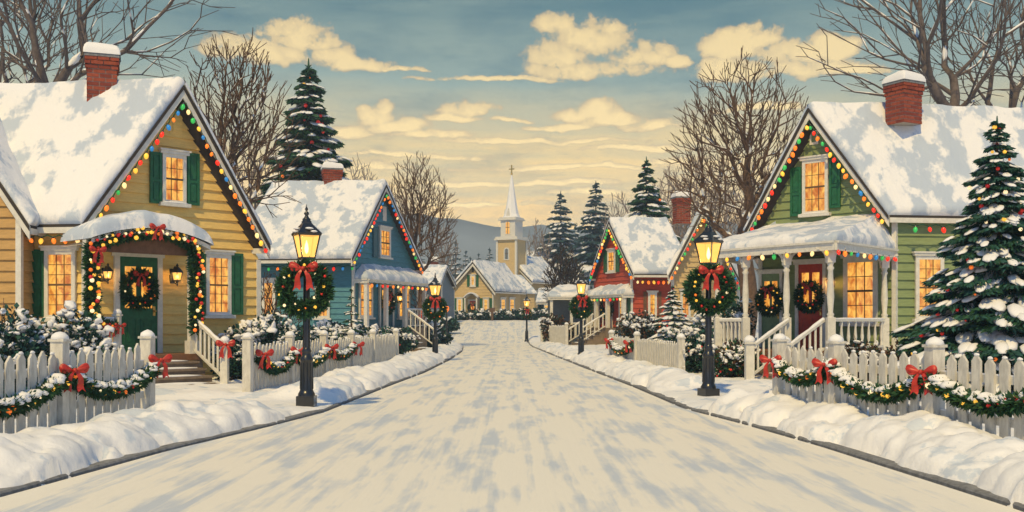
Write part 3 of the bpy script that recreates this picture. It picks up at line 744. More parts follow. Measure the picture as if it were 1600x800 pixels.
def wreath_proto(seed, reds=0.5, dens=1.0):
    rng = np.random.default_rng(seed); a = np.linspace(0, 2*np.pi, 41)
    mb = MB(); pts = np.stack([np.cos(a)*.37, a*0, np.sin(a)*.37], 1)
    brush(mb, pts, .115, int(2600*dens), .13, .022, rng); mb.tube(pts, .06, 6, 1, cap=False)
    return mb.mesh('foliage', ['needle', 'needle_light'])
WRE = [wreath_proto(1), wreath_proto(2)]
def wreath(label, loc, rz, s=1.0, bw=1.0, nb=18, seed=0, group=None, low=False, bow_top=True):
    th = thing('wreath', label, 'wreath', tuple(loc), rz, group); rng = np.random.default_rng(seed)
    o = bpy.data.objects.new('foliage', WRE[seed % 2]); col.objects.link(o); o.parent = th; o.scale = (s,)*3
    for i in range(nb):
        a = 2*math.pi*(i+.5*rng.random())/nb; rr = .37+.09*rng.normal()*.6
        q = bpy.data.objects.new('ornament', OM[int(rng.choice([0, 0, 1, 2, 3, 4, 1]))]); col.objects.link(q); q.parent = th
        q.location = (math.cos(a)*rr*s, (-.12+.02*rng.random())*s, math.sin(a)*rr*s); q.scale = (s*(.018+.013*rng.random()),)*3
    if bw: bow(th, (0, -.11*s, .36*s if bow_top else -.3*s), .52*s*bw)
    return th
def garland(name, label, pts, rad, seed, dens=900, orn=22, snowy=False, bows=(), bows_s=.36, org=None, ornr=.028, cat='garland', group=None, ln=.13, wd=.02, rz=0, front=(0, -1)):
    pts = np.array(pts, float); org = pts[0] if org is None else org; rng = np.random.default_rng(seed)
    th = thing(name, label, cat, tuple(org), 0, group); Lt = np.linalg.norm(np.diff(pts, axis=0), axis=1).sum()
    mb = MB(); brush(mb, pts, rad, int(dens*Lt), ln, wd, rng); mb.tube(pts, rad*.45, 6, 1); obj('foliage', mb, ['needle', 'needle_light'], th)
    d = np.linalg.norm(np.diff(pts, axis=0), axis=1); cum = np.concatenate([[0], np.cumsum(d)])
    fr_ = np.array([front[0], front[1], 0.]); fr_ /= np.linalg.norm(fr_)
    for i in range(orn):
        t_ = (i+rng.random()*.8)/orn*cum[-1]; c = np.array([np.interp(t_, cum, pts[:, j]) for j in range(3)])
        tg = np.array([np.interp(min(cum[-1], t_+.05), cum, pts[:, j]) for j in range(3)])-c; tg /= np.linalg.norm(tg)+1e-9
        sd_ = np.cross(tg, fr_); c = c+fr_*rad*1.0+sd_*rad*rng.uniform(-.8, .8)
        ornament(th, c, ornr*(.8+.7*rng.random()), int(rng.choice([0, 1, 2, 3, 1, 4])), org)
    if snowy:
        sn = MB()
        for i in range(int(Lt*20)):
            t_ = rng.random()*cum[-1]; c = np.array([np.interp(t_, cum, pts[:, j]) for j in range(3)]); c[2] += rad*1.0
            sn.ell(c+rng.normal(size=3)*rad*.25, (.095*(.5+rng.random()*.9), .075, .035+.03*rng.random()), 0, ICO1 if False else ICO2, .3, rng, flat=.7)
        obj('snow_clumps', sn, 'snow', th)  # only snow clumps lying on the garland, no leaves in this mesh
    for b in bows: bow(th, tuple(np.array(b)-np.array(org)), bows_s, rz)
    return th
# ------------------------------------------------------------------ street lamps
def lamp_proto(label, loc):
    th = thing('street_lamp', label, 'street lamp', loc, 0, 'lit street lamps with wreaths along the kerbs')
    mb = MB(); mb.box(-.17, .17, -.17, .17, -.15, .07)
    mb.lathe([(.165, .07), (.165, .11), (.14, .15), (.125, .19), (.118, .72), (.13, .75), (.13, .79), (.095, .84), (.085, .9), (.098, .93), (.07, .99)], 16)
    for i in range(10):
        a = i*math.pi/5; mb.tube([(.121*math.cos(a), .121*math.sin(a), .2), (.113*math.cos(a), .113*math.sin(a), .71)], .014, 5)
    obj('base', mb, 'black_iron', th, True)
    mb = MB(); mb.lathe([(.07, .97), (.058, 2.0), (.052, 2.44), (.075, 2.46), (.075, 2.5), (.05, 2.53), (.045, 2.6), (.07, 2.63), (.05, 2.66), (.03, 2.70)], 14)
    for i in range(8):
        a = i*math.pi/4; mb.tube([(.066*math.cos(a), .066*math.sin(a), 1.0), (.053*math.cos(a), .053*math.sin(a), 2.42)], .008, 4)
    obj('pole', mb, 'black_iron', th, True)
    # lantern cage: four sided, tapering down
    k = 4; zb, zt, rb, rt = 2.72, 3.16, .175, .285
    c = MB(); c.lathe([(.03, 2.66), (.13, 2.70), (rb+.02, zb-.02), (rb+.02, zb+.015), (rb-.03, zb+.015)], 4, ang=math.pi/4+.5, smooth=False)
    for i in range(4):
        a = math.pi/4+.5+i*math.pi/2; c.tube([(rb*math.cos(a), rb*math.sin(a), zb), (rt*math.cos(a), rt*math.sin(a), zt)], .016, 5)
        a2 = a+math.pi/2; mid = [((math.cos(a)+math.cos(a2))/2*q, (math.sin(a)+math.sin(a2))/2*q) for q in (rb, rt)]
    c.lathe([(rt-.03, zt-.01), (rt+.03, zt-.01), (rt+.045, zt+.03), (rt-.02, zt+.03)], 4, ang=math.pi/4+.5, smooth=False)
    for i in range(4):      # scroll arms under the cage
        a = .5+i*math.pi/2; c.tube([(.05*math.cos(a), .05*math.sin(a), 2.5), (.13*math.cos(a), .13*math.sin(a), 2.56), (.15*math.cos(a), .15*math.sin(a), 2.66), (.11*math.cos(a), .11*math.sin(a), 2.71)], .012, 5)
    lo = obj('lantern', c, 'black_iron', th, True)
    r_ = MB(); r_.lathe([(rt+.05, zt+.03), (.20, zt+.15), (.11, zt+.235), (.10, zt+.25)], 4, ang=math.pi/4+.5, smooth=False)
    r_.lathe([(.09, zt+.22), (.10, zt+.26), (.075, zt+.29), (.085, zt+.31), (.05, zt+.34), (.028, zt+.38), (.05, zt+.41), (.05, zt+.43), (.02, zt+.46), (.02, zt+.48), (.035, zt+.50), (.012, zt+.55), (.002, zt+.60)], 12)
    obj('lantern_roof', r_, 'black_iron', lo, True)
    g = MB(); g.lathe([(rb-.006, zb+.012), (rt-.012, zt-.012)], 4, ang=math.pi/4+.5, smooth=False); obj('glass', g, 'lamp_glass', lo, True)
    fl = MB(); fl.lathe([(.001, 2.80), (.028, 2.84), (.04, 2.9), (.028, 2.98), (.001, 3.07)], 10); obj('flame', fl, 'flame', lo, True)
    s = MB(); rng = np.random.default_rng(5)
    for i in range(4):
        a = .5+i*math.pi/2+.0; 
        s.ell((.17*math.cos(a), .17*math.sin(a), zt+.12), (.085, .085, .028), 0, ICO2, .3, rng, flat=.8)
        s.ell((.24*math.cos(a+.3), .24*math.sin(a+.3), zt+.06), (.07, .06, .024), 0, ICO2, .3, rng, flat=.8)
    obj('snow', s, 'snow', lo, True)
    ld = bpy.data.lights.new('lamp_light', 'POINT'); ld.energy = 65; ld.color = (1, .56, .2); ld.shadow_soft_size = .05
    l_ = bpy.data.objects.new('lamp_light', ld); col.objects.link(l_); l_.parent = lo; l_.location = (0, 0, 2.95)
    return th
def spot(px, py, z=None):
    d = 30.0
    for _ in range(30):
        zz = ground_z((px-800)*d/F, d) if z is None else z
        d = .5*d+.5*(CAMZ-zz)*F/(py-HY)
    return np.array([(px-800)*d/F, d, ground_z((px-800)*d/F, d)])
lamps = [(479, 624, 'tall black street lamp nearest the yellow house, hung with the largest wreath', 305),
         (1107, 612, 'tall black street lamp before the green house porch, hung with a wreath', 277),
         (680, 557, 'black street lamp beside the blue house steps, wreath under its lantern', 132),
         (908, 557, 'black street lamp in front of the red house steps, wreath under its lantern', 135),
         (823, 534, 'small far street lamp at the road bend before the cream cottage and church', 76)]
wl = ['large ornamented wreath with red bow on the lamp by the yellow house', 'ornamented wreath with red bow on the lamp before the green house porch',
      'wreath with red bow on the lamp beside the blue house', 'wreath with red bow on the lamp in front of the red house', 'tiny wreath on the farthest lamp, at the road bend']
proto = None
for i, (px, py, lb, hp) in enumerate(lamps):
    d0 = {0: 18.5, 1: 20.6, 2: 41.5, 3: 41.5, 4: 76}[i]
    p = PX(px, d0); z = zat(py, d0); gz = ground_z(*p)
    if proto is None: th = proto = lamp_proto(lb, (p[0], p[1], z))
    else: th = dup(proto); th.location = (p[0], p[1], z); th['label'] = lb; th.rotation_euler = (0, 0, .35*i)
    s = hp*d0/F/3.76; th.scale = (s,)*3
    wz = z+s*(2.16 if i else 2.12)
    wreath(wl[i], (p[0], p[1]-.16, wz), 0 if i < 2 else .1*i, {0: 1.0, 1: .98, 2: .95, 3: .95, 4: .8}[i], 1.0, 17 if i < 2 else 10, i, 'wreaths hung on the street lamps')
# ------------------------------------------------------------------ plain small lamp
p = PX(698, 66); z = zat(530, 66)
th = thing('street_lamp', 'slim dark post lamp with a small amber globe beyond the blue house', 'street lamp', (*p, z))
mb = MB(); mb.lathe([(.12, -.3), (.12, .3), (.06, .4), (.045, 1.7), (.07, 1.72), (.05, 1.75)], 10); obj('pole', mb, 'black_iron', th, True)
mb = MB(); mb.lathe([(.05, 1.75), (.13, 1.85), (.16, 2.0), (.10, 2.15), (.02, 2.2)], 10); obj('globe', mb, BULB[1], th, True)
mb = MB(); mb.lathe([(.13, 2.13), (.06, 2.22), (.01, 2.3)], 8); obj('cap', mb, 'black_iron', th, True)

# ------------------------------------------------------------------ picket fences
def fence(label, P0, P1, z, h, posts, sp, pw, seed, postw=.17, posth=1.12, zf=None, skip=(), name='picket_fence', post_snow=True):
    P0 = np.array(P0, float); P1 = np.array(P1, float); d = P1-P0; Ln = np.linalg.norm(d); fr = Fr(P0, P1) if P1[0] > P0[0] or True else None
    if fr.n[1] > 0 and abs(fr.n[1]) > .3: fr = Fr(P0, P1, True)
    side = -np.sign(P0[0])   # face the street
    if np.sign(fr.n[0]) != side: fr = Fr(P0, P1, flip=not (fr.n[0]*fr.u[1]-fr.n[1]*fr.u[0] < 0))
    rng = np.random.default_rng(seed); th = thing(name, label, 'fence', (P0[0], P0[1], z), 0, 'white picket fences along the street')
    a = MB(fr.M); sn = MB(fr.M); s = .1
    while s < Ln:
        if all(abs(s-q) > postw*.5+pw*.45 for q in posts):
            t_ = rng.normal()*.008; hh = h*(1+.02*rng.normal()); w_ = pw/2
            zb = z-.25
            pts = [(s-w_, zb), (s+w_, zb), (s+w_+t_, z+hh-w_*1.1), (s+t_, z+hh), (s-w_+t_, z+hh-w_*1.1)]
            a.prism(pts, .0, .03)
            if rng.random() < .7: sn.ell((s+t_, .015, z+hh-.012), (w_*.55, .022, .022), 0, ICO2, .3, rng, flat=.8)
        s += sp
    obj('picket_slats', a, 'fence_paint', th); 
    r_ = MB(fr.M); r2 = MB(fr.M)
    for q in (.22, .72): r_.box(0, Ln, -.045, 0-.002, z+h*q-.045, z+h*q+.045); sn.box(0, Ln, -.04, -.005, z+h*q+.045, z+h*q+.062)
    obj('rail', r_, 'fence_paint', th); obj('snow', sn, 'snow', th)
    for q in posts:
        m_ = MB(fr.M); w_ = postw/2; m_.box(q-w_, q+w_, -.07, postw-.07, z-.3, z+h*posth)
        m_.box(q-w_*1.25, q+w_*1.25, -.07-w_*.25, postw-.07+w_*.25, z+h*posth, z+h*posth+.035)
        po = obj('post', m_, 'fence_paint', th); c = MB(fr.M)
        c.ell((q, postw/2-.07, z+h*posth+.03), (w_*1.35, w_*1.35, w_*1.25), 0, ICO2, .1, rng, flat=.2); obj('snow', c, 'snow', po)
    return fr, th
def swag(fr, s0, s1, z, drop, n=14, o=.1):
    t_ = np.linspace(0, 1, n); return [fr.w(s0+(s1-s0)*q, o, z-drop*4*q*(1-q)) for q in t_]
def splus(p0, p1): return p0+(p0-p1)/np.linalg.norm(p0-p1)*1.2
EXT = lambda a, b, k: (a[0]+(a[0]-b[0])/np.linalg.norm(a-b)*k, a[1]+(a[1]-b[1])/np.linalg.norm(a-b)*k)
# near left
A0, A1 = PX(0, 12.0), PX(240, 16.0); A00 = np.array(EXT(A0, A1, 1.8)); zf = .27
fA = Fr(A00, A1); 
sp = [fA.S(93), fA.S(231)-0.0]
frA, _ = fence('white picket fence before the yellow house, with two snow capped posts and a long garland', A00, PX(238, 16.0), zf, .96, sp, .235, .155, 3)
zg = zf+.62
g = garland('fence_garland', 'snowy evergreen garland swagged on the fence before the yellow house', swag(frA, .1, frA.S(93), zg, .30)+swag(frA, frA.S(93)+.02, frA.S(231), zg+.0, .27)[1:], .062, 11, 1000, 30, True,
    [frA.w(frA.S(93), .20, zg+.08), frA.w(frA.S(231), .20, zg+.12)], .38, rz=frA.rz*.5, ln=.10, group='garlands swagged along the picket fences', front=frA.n)
# second left
B0, B1 = PX(384, 20.6), PX(620, 36.0); frB = Fr(B0, B1)
pbs = [frB.S(q) for q in (386, 452, 505, 548, 582, 618)]
frB, _ = fence('white picket fence behind the lamp, running to the blue house', B0, B1, .25, .90, pbs, .235, .145, 5, posth=1.12)
zg = .25+.62
pts = swag(frB, frB.S(397), frB.S(452), zg, .30)+swag(frB, frB.S(452)+.02, frB.S(505), zg, .26)[1:]+swag(frB, frB.S(505)+.02, frB.S(548), zg+.05, .24)[1:]
garland('fence_garland', 'snowy garland with four red bows on the fence running to the blue house', pts, .075, 12, 800, 34, True,
    [frB.w(frB.S(q), .22, zg+.07) for q in (397, 452, 505, 548)], .42, rz=frB.rz*.5, ln=.10, group='garlands swagged along the picket fences', front=frB.n)
# near right
C0, C1 = PX(1217, 16.6), PX(1600, 11.2); C2 = np.array(EXT(C1, C0, 1.0)); frC = Fr(C0, C2)
frC, _ = fence('white picket fence before the green house with three snow capped posts', C0, C2, .26, .95, [.05, frC.S(1308), frC.S(1462)], .235, .15, 7, posth=1.08)
zg = .26+.64
pts = swag(frC, .1, frC.S(1308), zg+.05, .22)+swag(frC, frC.S(1308)+.02, frC.S(1462), zg, .27)[1:]+swag(frC, frC.S(1462)+.02, frC.S(1462)+2.1, zg, .24)[1:]
garland('fence_garland', 'snowy garland with three red bows on the fence before the green house', pts, .060, 13, 900, 42, True,
    [frC.w(frC.S(q), .20, zg+.08) for q in (1222, 1308, 1462)], .38, rz=frC.rz*.5, ln=.10, group='garlands swagged along the picket fences', front=frC.n)
# far right
D0, D1 = PX(955, 38), PX(1068, 25.7); frD = Fr(D0, D1)
frD, _ = fence('white picket fence from the red house steps to the snowy spruce, three posts', D0, D1, .24, .84, [frD.S(q) for q in (956, 996, 1065)], .26, .15, 9, posth=1.12)
zg = .24+.66
garland('fence_garland', 'short garland with two red bows on the fence before the red house', swag(frD, frD.S(958), frD.S(994), zg, .3), .085, 14, 600, 14, True, [frD.w(frD.S(q), .2, zg+.02) for q in (960, 992)], .42, rz=frD.rz*.5, ln=.10, group='garlands swagged along the picket fences', front=frD.n)
E0, E1 = PX(847, 67), PX(886, 56)
fence('small weathered picket fence beyond the red house, beside the brown bush', E0, E1, .45, .95, [.1, np.linalg.norm(E1-E0)-.1], .3, .17, 10, posth=1.05)
# ------------------------------------------------------------------ houses
def back(fr, dist, r):
    r = np.array(r, float)/np.linalg.norm(r); k = dist/abs(np.dot(r, fr.n)); f_ = Fr.__new__(Fr); f_.A = fr.A+r*k; f_.B = fr.B+r*k; f_.len = fr.len; f_.u = fr.u; f_.n = fr.n; f_.rz = fr.rz; return f_
def fwd(fr, dist):
    f_ = Fr.__new__(Fr); f_.A = fr.A+fr.n*dist; f_.B = fr.B+fr.n*dist; f_.len = fr.len; f_.u = fr.u; f_.n = fr.n; f_.rz = fr.rz; return f_
class House:
    def __init__(s, name, label, A, B, ap, r, Lr, wl, wr, base, sid, cat='house', oh=.35, snow=.2, seed=1, row=.2, thick=.1, trimw=.17, group=None, bz=None):
        """A,B: (px, depth, y) eave tips; ap: (px, y) apex; wl, wr: px of wall corners"""
        a = PX(A[0], A[1]); b = PX(B[0], B[1]); s.rf = Fr(a, b)
        if s.rf.n[1] > 0 and abs(s.rf.n[0]) < .3: s.rf = Fr(a, b, True)
        s.r = np.array(r, float)/np.linalg.norm(r); s.L = Lr; s.zL = zat(A[2], A[1]); s.zR = zat(B[2], B[1])
        s.sA, _, s.zA = s.rf.hit(ap[0], ap[1]); s.root = thing(name, label, cat, (*((a+b)/2), base), 0, group)
        s.wf = back(s.rf, oh, s.r); s.s0, s.s1 = s.wf.S(wl), s.wf.S(wr); s.base = base; s.row = row; s.sid = sid
        s.zl0, s.zl1 = s.line(s.s0), s.line(s.s1); e = .06
        mb = MB(); siding(mb, s.wf, [(s.s0, base), (s.s1, base), (s.s1, s.zl1-e), (s.sA, s.zA-e), (s.s0, s.zl0-e)], row)
        s.W0 = s.wf.w(s.s0, 0, 0)[:2]; s.W1 = s.wf.w(s.s1, 0, 0)[:2]; Lw = Lr-2*oh if Lr > 2 else Lr
        s.D0 = s.W0+s.r*Lw; s.D1 = s.W1+s.r*Lw
        s.lf = Fr(s.D0, s.W0); s.rfw = Fr(s.W1, s.D1)      # left side wall, right side wall (s runs left to right seen from outside)
        cen = (s.W0+s.D1)/2
        for q in (s.lf, s.rfw):
            if np.dot(q.n, q.A-cen) < 0: q.n = -q.n
        siding(mb, s.lf, [(0, base), (s.lf.len, base), (s.lf.len, s.zl0-e), (0, s.zl0-e)], row)
        siding(mb, s.rfw, [(0, base), (s.rfw.len, base), (s.rfw.len, s.zl1-e), (0, s.zl1-e)], row)
        bf = Fr(s.D0, s.D1); 
        if np.dot(bf.n, bf.A-cen) < 0: bf.n = -bf.n
        siding(mb, bf, [(0, base), (bf.len, base), (bf.len, s.zl1-e), (bf.len*(s.sA-s.s0)/(s.s1-s.s0), s.zA-e), (0, s.zl0-e)], row*1.5)
        s.wall = obj('wall', mb, sid, s.root)
        k = .12 if row >= .19 else .1; 
        for w_, f1, f2, z in ((s.W0, s.wf, s.lf, s.zl0), (s.W1, s.wf, s.rfw, s.zl1)):
            x = w_+(f1.n+f2.n)*.01
            ang = f1.rz; M_ = lambda v, x=x, f1=f1: np.column_stack([x[0]+v[:, 0]*f1.u[0]+v[:, 1]*f1.n[0], x[1]+v[:, 0]*f1.u[1]+v[:, 1]*f1.n[1], v[:, 2]])
            cb = MB(M_); cb.box(-k/2, k/2, -k/2, .06, base, z-.12); obj('corner_board', cb, 'white_paint', s.root)
        s.roof = roof(s.root, s.rf, 0, s.rf.len, s.sA, s.zL, s.zR, s.zA, s.r, Lr, thick, snow, seed, trimw=trimw)
    def line(s, q):
        return s.zL+(s.zA-s.zL)*q/s.sA if q < s.sA else s.zR+(s.zA-s.zR)*(s.rf.len-q)/(s.rf.len-s.sA)
    def win(s, fr, x0, x1, y0, y1, **k):
        xm = (x0+x1)/2; a, b = fr.S(x0), fr.S(x1); zt_, zb_ = fr.Z(xm, y0), fr.Z(xm, y1)
        if a > b: a, b = b, a
        return window(s.root, fr, a, b, zb_, zt_, **k)
    def shut(s, fr, x0, x1, y0, y1, m_, out=.04):
        a, b = sorted((fr.S(x0), fr.S(x1))); xm = (x0+x1)/2; return shutter(s.root, fr, a, b, fr.Z(xm, y1), fr.Z(xm, y0), m_, out)
    def dr(s, fr, x0, x1, y0, z0, m_, **k):
        a, b = sorted((fr.S(x0), fr.S(x1))); return door(s.root, fr, a, b, z0, fr.Z((x0+x1)/2, y0), m_, **k)
    def rake_lights(s, label, n, scale, seed, side=0, grp='strings of coloured lights along the roof edges'):
        ins = .17; f_ = s.rf; o = .10
        L_ = f_.w(.1, o, s.line(.1)-ins-.1); C = f_.w(s.sA, o, s.zA-ins*1.7-.1); R_ = f_.w(f_.len-.1, o, s.line(f_.len-.1)-ins-.1)
        return bulb_string(label, [L_, C, R_], n, scale, seed, .04, grp)
def lantern_wall(label, fr, s, z, sc_=1.0, light=14, group='lit lanterns beside the front door'):
    p = fr.w(s, .06, z); th = thing('wall_lantern', label, 'wall lantern', tuple(p), fr.rz, group)
    mb = MB(); mb.box(-.05, .05, 0.0, .05, -.16, .12); mb.tube([(0, 0, .08), (0, -.08, .16), (0, -.17, .14)], .014, 6)
    mb.tube([(0, -.01, -.1), (0, -.1, -.17), (0, -.16, -.13)], .012, 6)
    c = (0, -.17)
    mb.lathe([(.002, .22), (.03, .18), (.02, .16), (.05, .135), (.12, .06), (.125, .04), (.03, .04)], 6, c, smooth=False)
    mb.lathe([(.02, -.13), (.075, -.12), (.08, -.10), (.02, -.10)], 6, c); mb.lathe([(.001, -.22), (.02, -.19), (.012, -.16), (.035, -.12)], 6, c)
    for i in range(6):
        a = i*math.pi/3; mb.tube([(.075*math.cos(a), c[1]+.075*math.sin(a), -.10), (.105*math.cos(a), c[1]+.105*math.sin(a), .04)], .008, 4)
    obj('frame', mb, 'black_iron', th, True)
    g = MB(); g.lathe([(.07, -.095), (.10, .038)], 6, c, smooth=False); obj('glass', g, 'lamp_glass', th, True)
    g = MB(); g.lathe([(.001, -.08), (.02, -.06), (.025, -.04), (.012, 0), (.001, .02)], 8, c); obj('flame', g, 'flame', th, True)
    if light:
        ld = bpy.data.lights.new('lantern_light', 'POINT'); ld.energy = light; ld.color = (1, .58, .22); ld.shadow_soft_size = .03
        l_ = bpy.data.objects.new('lantern_light', ld); col.objects.link(l_); l_.parent = th; l_.location = (0, -.17, -.02)
    th.scale = (sc_,)*3; return th

# ---- yellow house
H = House('yellow_house', 'yellow clapboard house with green shutters, green front door and arched snowy porch', (125, 22.5, 350), (420, 26.0, 384), (285, 132), (-1, .12), 9.0, 133, 402, -.1, 'yellow_siding', seed=2, snow=.24, row=.235)
wf = H.wf
H.win(wf, 251, 288, 242, 318, cols=3, rows=2, fw=.085); H.shut(wf, 232, 250, 238, 318, 'green_paint'); H.shut(wf, 290, 309, 240, 321, 'green_paint')
H.win(wf, 319, 358, 398, 492, cols=3, rows=3, fw=.09); H.shut(wf, 359, 377, 396, 492, 'green_paint'); H.shut(wf, 307, 318, 396, 492, 'green_paint')
fl1 = wf.Z(213, 552)
H.dr(wf, 184, 243, 402, fl1, 'green_paint')
mb = MB(wf.M); s_ = wf.S(274); z_ = wf.Z(274, 192); mb.box(s_-.16, s_+.16, .0, .04, z_-.28, z_+.18).box(s_-.09, s_+.09, .04, .055, z_-.22, z_+.12); obj('gable_vent', mb, 'yellow_siding', H.root)
# side window wall
H.win(H.lf, 73, 121, 392, 497, cols=3, rows=3, fw=.09); H.shut(H.lf, 52, 72, 390, 495, 'green_paint')
chimney(H.root, PX(160, 24.45), .66, .6, zat(190, 24.4), zat(86, 24.4), .35, bh=.1, bl=.28)
# left wing
WG = House('w', 'x', (-274, 22.3, 352), (48, 22.3, 352), (-113, 112), (.0, 1), 3.4, -250, 30, -.1, 'brown_siding', seed=4, snow=.24, row=.235, oh=.1)
wr_ = WG.root
for o in list(wr_.children):
    mw = o.location.copy(); o.parent = H.root; d_ = wr_.location-H.root.location; o.location = d_
    if o.name.startswith('wall'): o['label'] = 'brown side wing wall of lapped boards'
bpy.data.objects.remove(wr_)
# porch
pf = fwd(wf, 1.25)
a_, b_ = pf.S(137), pf.S(318)
mb = MB(wf.M); mb.box(wf.S(133)+.1, b_+.05, .03, 1.3, fl1-.14, fl1); obj('porch_floor', mb, 'floor_wood', H.root)
mb = MB(wf.M); mb.box(wf.S(133)+.15, b_, .06, 1.22, -.1, fl1-.15); obj('porch_skirt', mb, 'step_wood', H.root)
sa, sb = pf.S(136), pf.S(322); ze_, zr_ = pf.Z(228, 379), .30
n = 26; tt = np.linspace(0, 1, n); oo = np.array([.02, .3, .6, .9, 1.2, 1.45])
arch = lambda q: ze_+zr_*np.sin(np.pi*np.clip(q, 0, 1))**.85
c = MB(wf.M)
for dz in (0, -.1): c.grid(np.array([[(sa+(sb-sa)*q, o_, arch(q)+dz) for o_ in oo] for q in tt]))
ft = np.array([[(sa+(sb-sa)*q, 1.45, arch(q)-k_) for k_ in (0, .1)] for q in tt]); c.grid(ft)
cr = obj('porch_roof', c, 'white_paint', H.root)
c = MB(wf.M); bo = [sa+.1+(sb-sa-.2)*q for q in tt]
V = [(q, 1.2, ze_-.22) for q in bo]; c.grid(np.array([[(sa+.08+(sb-sa-.16)*q, 1.22, ze_-.25), (sa+.08+(sb-sa-.16)*q, 1.22, arch(q)-.1)] for q in tt]), smooth=False); obj('porch_gable', c, 'soffit', H.root)
c = MB(wf.M); rows = []
for q in np.array(edgeparam(sb-sa, 34, .2)):
    row = []
    for o_ in [0, .2, .4, .6, .8, 1.0, 1.15, 1.3, 1.4, 1.46, 1.5, 1.53]:
        e = min(q*(sb-sa), (1-q)*(sb-sa), (1.53-o_)); pr = math.sqrt(max(0, 1-(1-min(1, e/.2))**2))
        row.append((sa-.04+(sb-sa+.08)*q, o_, float(arch(q))+.005+pr*(.20+.14*math.sin(math.pi*q)+.10*float(vnoise(q*9, o_*3, 1, 3)))))
    rows.append(row)
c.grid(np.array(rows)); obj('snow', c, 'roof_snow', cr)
for i, px in enumerate((140, 303)):
    q = MB(pf.M); s_ = pf.S(px); q.box(s_-.08, s_+.08, -.16, 0, fl1, ze_); q.box(s_-.12, s_+.12, -.20, .04, fl1, fl1+.3); obj('porch_post', q, 'white_paint', H.root)
# steps
sR = fwd(wf, 2.5).S(349); steps(H.root, wf, sR-2.1, sR-.08, 1.3, fl1, .1, 5, .3)
e1 = wf.w(sR, 1.25, fl1); e2 = wf.w(sR, 2.55, fl1*.28)
rail(H.root, e1, e2, .80, 7); newel(H.root, tuple(e2+np.array([0, 0, -.05])), .92, .16)
p0 = pf.w(pf.S(150), -.05, fl1); p1 = pf.w(pf.S(185), -.05, fl1); rail(H.root, p0, p1, .78, 5); newel(H.root, tuple(p1), .86, .13)
# decorations of the yellow house
gz = [(140, 530), (141, 480), (140, 430), (139, 398), (142, 382), (156, 375), (180, 370), (210, 364), (240, 361), (266, 367), (288, 376), (300, 388), (303, 410), (303, 460), (303, 520)]
pts = [pf.w(pf.S(px), .10, pf.Z(px, py)) for px, py in gz]
garland('porch_garland', 'thick ornamented evergreen garland framing the arched porch of the yellow house', pts, .135, 21, 1150, 100, False, [pf.w(pf.S(236), .3, pf.Z(236, 357)), pf.w(pf.S(143), .3, pf.Z(143, 392))], .38, ornr=.034, rz=pf.rz, front=pf.n, ln=.12)
pts = [pf.w(pf.S(px), .04, pf.Z(px, py)) for px, py in ((150, 500), (160, 510), (172, 512), (182, 509))]
garland('porch_garland', 'short garland with red bows on the porch railing beside the green door', pts, .07, 22, 700, 10, False, [pf.w(pf.S(px), .12, pf.Z(px, py)) for px, py in ((156, 510), (170, 513), (184, 509))], .26, rz=pf.rz, front=pf.n)
th = thing('ribbon_bow', 'red bow tied on the newel post of the yellow house steps', 'bow', tuple(e2+np.array([.05, -.1, .86])), .3); bow(th, (0, 0, 0), .42)
dw = wf.w(wf.S(213), .12, wf.Z(213, 452)); wreath('red and green wreath on the green front door of the yellow house', dw, wf.rz, .92, .8, 14, 3, 'wreaths hung on the front doors')
lantern_wall('smaller lit lantern between the green door and the garland column over the snowy bushes', wf, wf.S(161), wf.Z(161, 428), 1.1, 34)
lantern_wall('lit lantern on yellow boards between the green door and shuttered window', wf, wf.S(268), wf.Z(268, 430), 1.25, 40)
H.rake_lights('coloured light string along both gable edges of the yellow house', 36, 1.75, 1)
ev = [H.lf.w(H.lf.S(56)+0, .45, H.zL-.24), H.lf.w(H.lf.len+.2, .45, H.zL-.24)]
bulb_string('short light string under the eave of the yellow house, above the side window', ev, 5, 1.7, 2, .05, 'strings of coloured lights along the roof edges')

# ---- green house
G6 = House('green_house', 'sage green clapboard house with white corner porch, red front door and brick chimney', (1165, 30, 362), (1390, 27, 336), (1265, 168), (1, .137), 9.0, 1190, 1398, -.1, 'green_siding', seed=6, snow=.24, row=.235)
wf = G6.wf
G6.win(wf, 1256, 1296, 250, 334, cols=3, rows=2, fw=.09); G6.shut(wf, 1237, 1254, 262, 338, 'green_paint'); G6.shut(wf, 1298, 1315, 248, 325, 'green_paint')
fl6 = .86
G6.dr(wf, 1250, 1288, 413, fl6, 'red_paint'); G6.dr(wf, 1193, 1221, 428, fl6, 'pale_green_paint')
G6.win(wf, 1320, 1373, 403, 505, cols=3, rows=2, fw=.12)
G6.win(G6.rfw, 1428, 1472, 400, 498, cols=3, rows=3, fw=.1)
mb = MB(wf.M); s_ = wf.S(1273); z_ = wf.Z(1273, 215); mb.box(s_-.13, s_+.13, 0, .05, z_-.2, z_+.2); obj('gable_vent', mb, 'white_paint', G6.root)
mb = MB(wf.M); mb.box(s_-.07, s_+.07, 0.05, .058, z_-.13, z_+.13); obj('gable_vent', mb, 'pale_green_paint', G6.root)
chimney(G6.root, PX(1412, 28.3), .72, .62, zat(195, 28.3), zat(128, 28.3), .5, bh=.1, bl=.29)
FL, FR = PX(1112, 27.6), PX(1305, 24.2); BL = wf.w(wf.S(1160), 0, 0)[:2]; BR = wf.w(wf.S(1400), .05, 0)[:2]
ze6 = zat(376, 24.2)
hip_porch(G6.root, [BL, FL, FR, BR], [wf.w(wf.S(1213), .03, 0)[:2], wf.w(wf.S(1372), .03, 0)[:2]], ze6, zat(350, 28), .22, seed=8)
cen = (FL+FR+BR+BL)/4; ins = lambda p, k=.93: cen+(np.array(p)-cen)*k
fp_ = [ins(q) for q in (BL, FL, FR, BR)]
mb = MB()
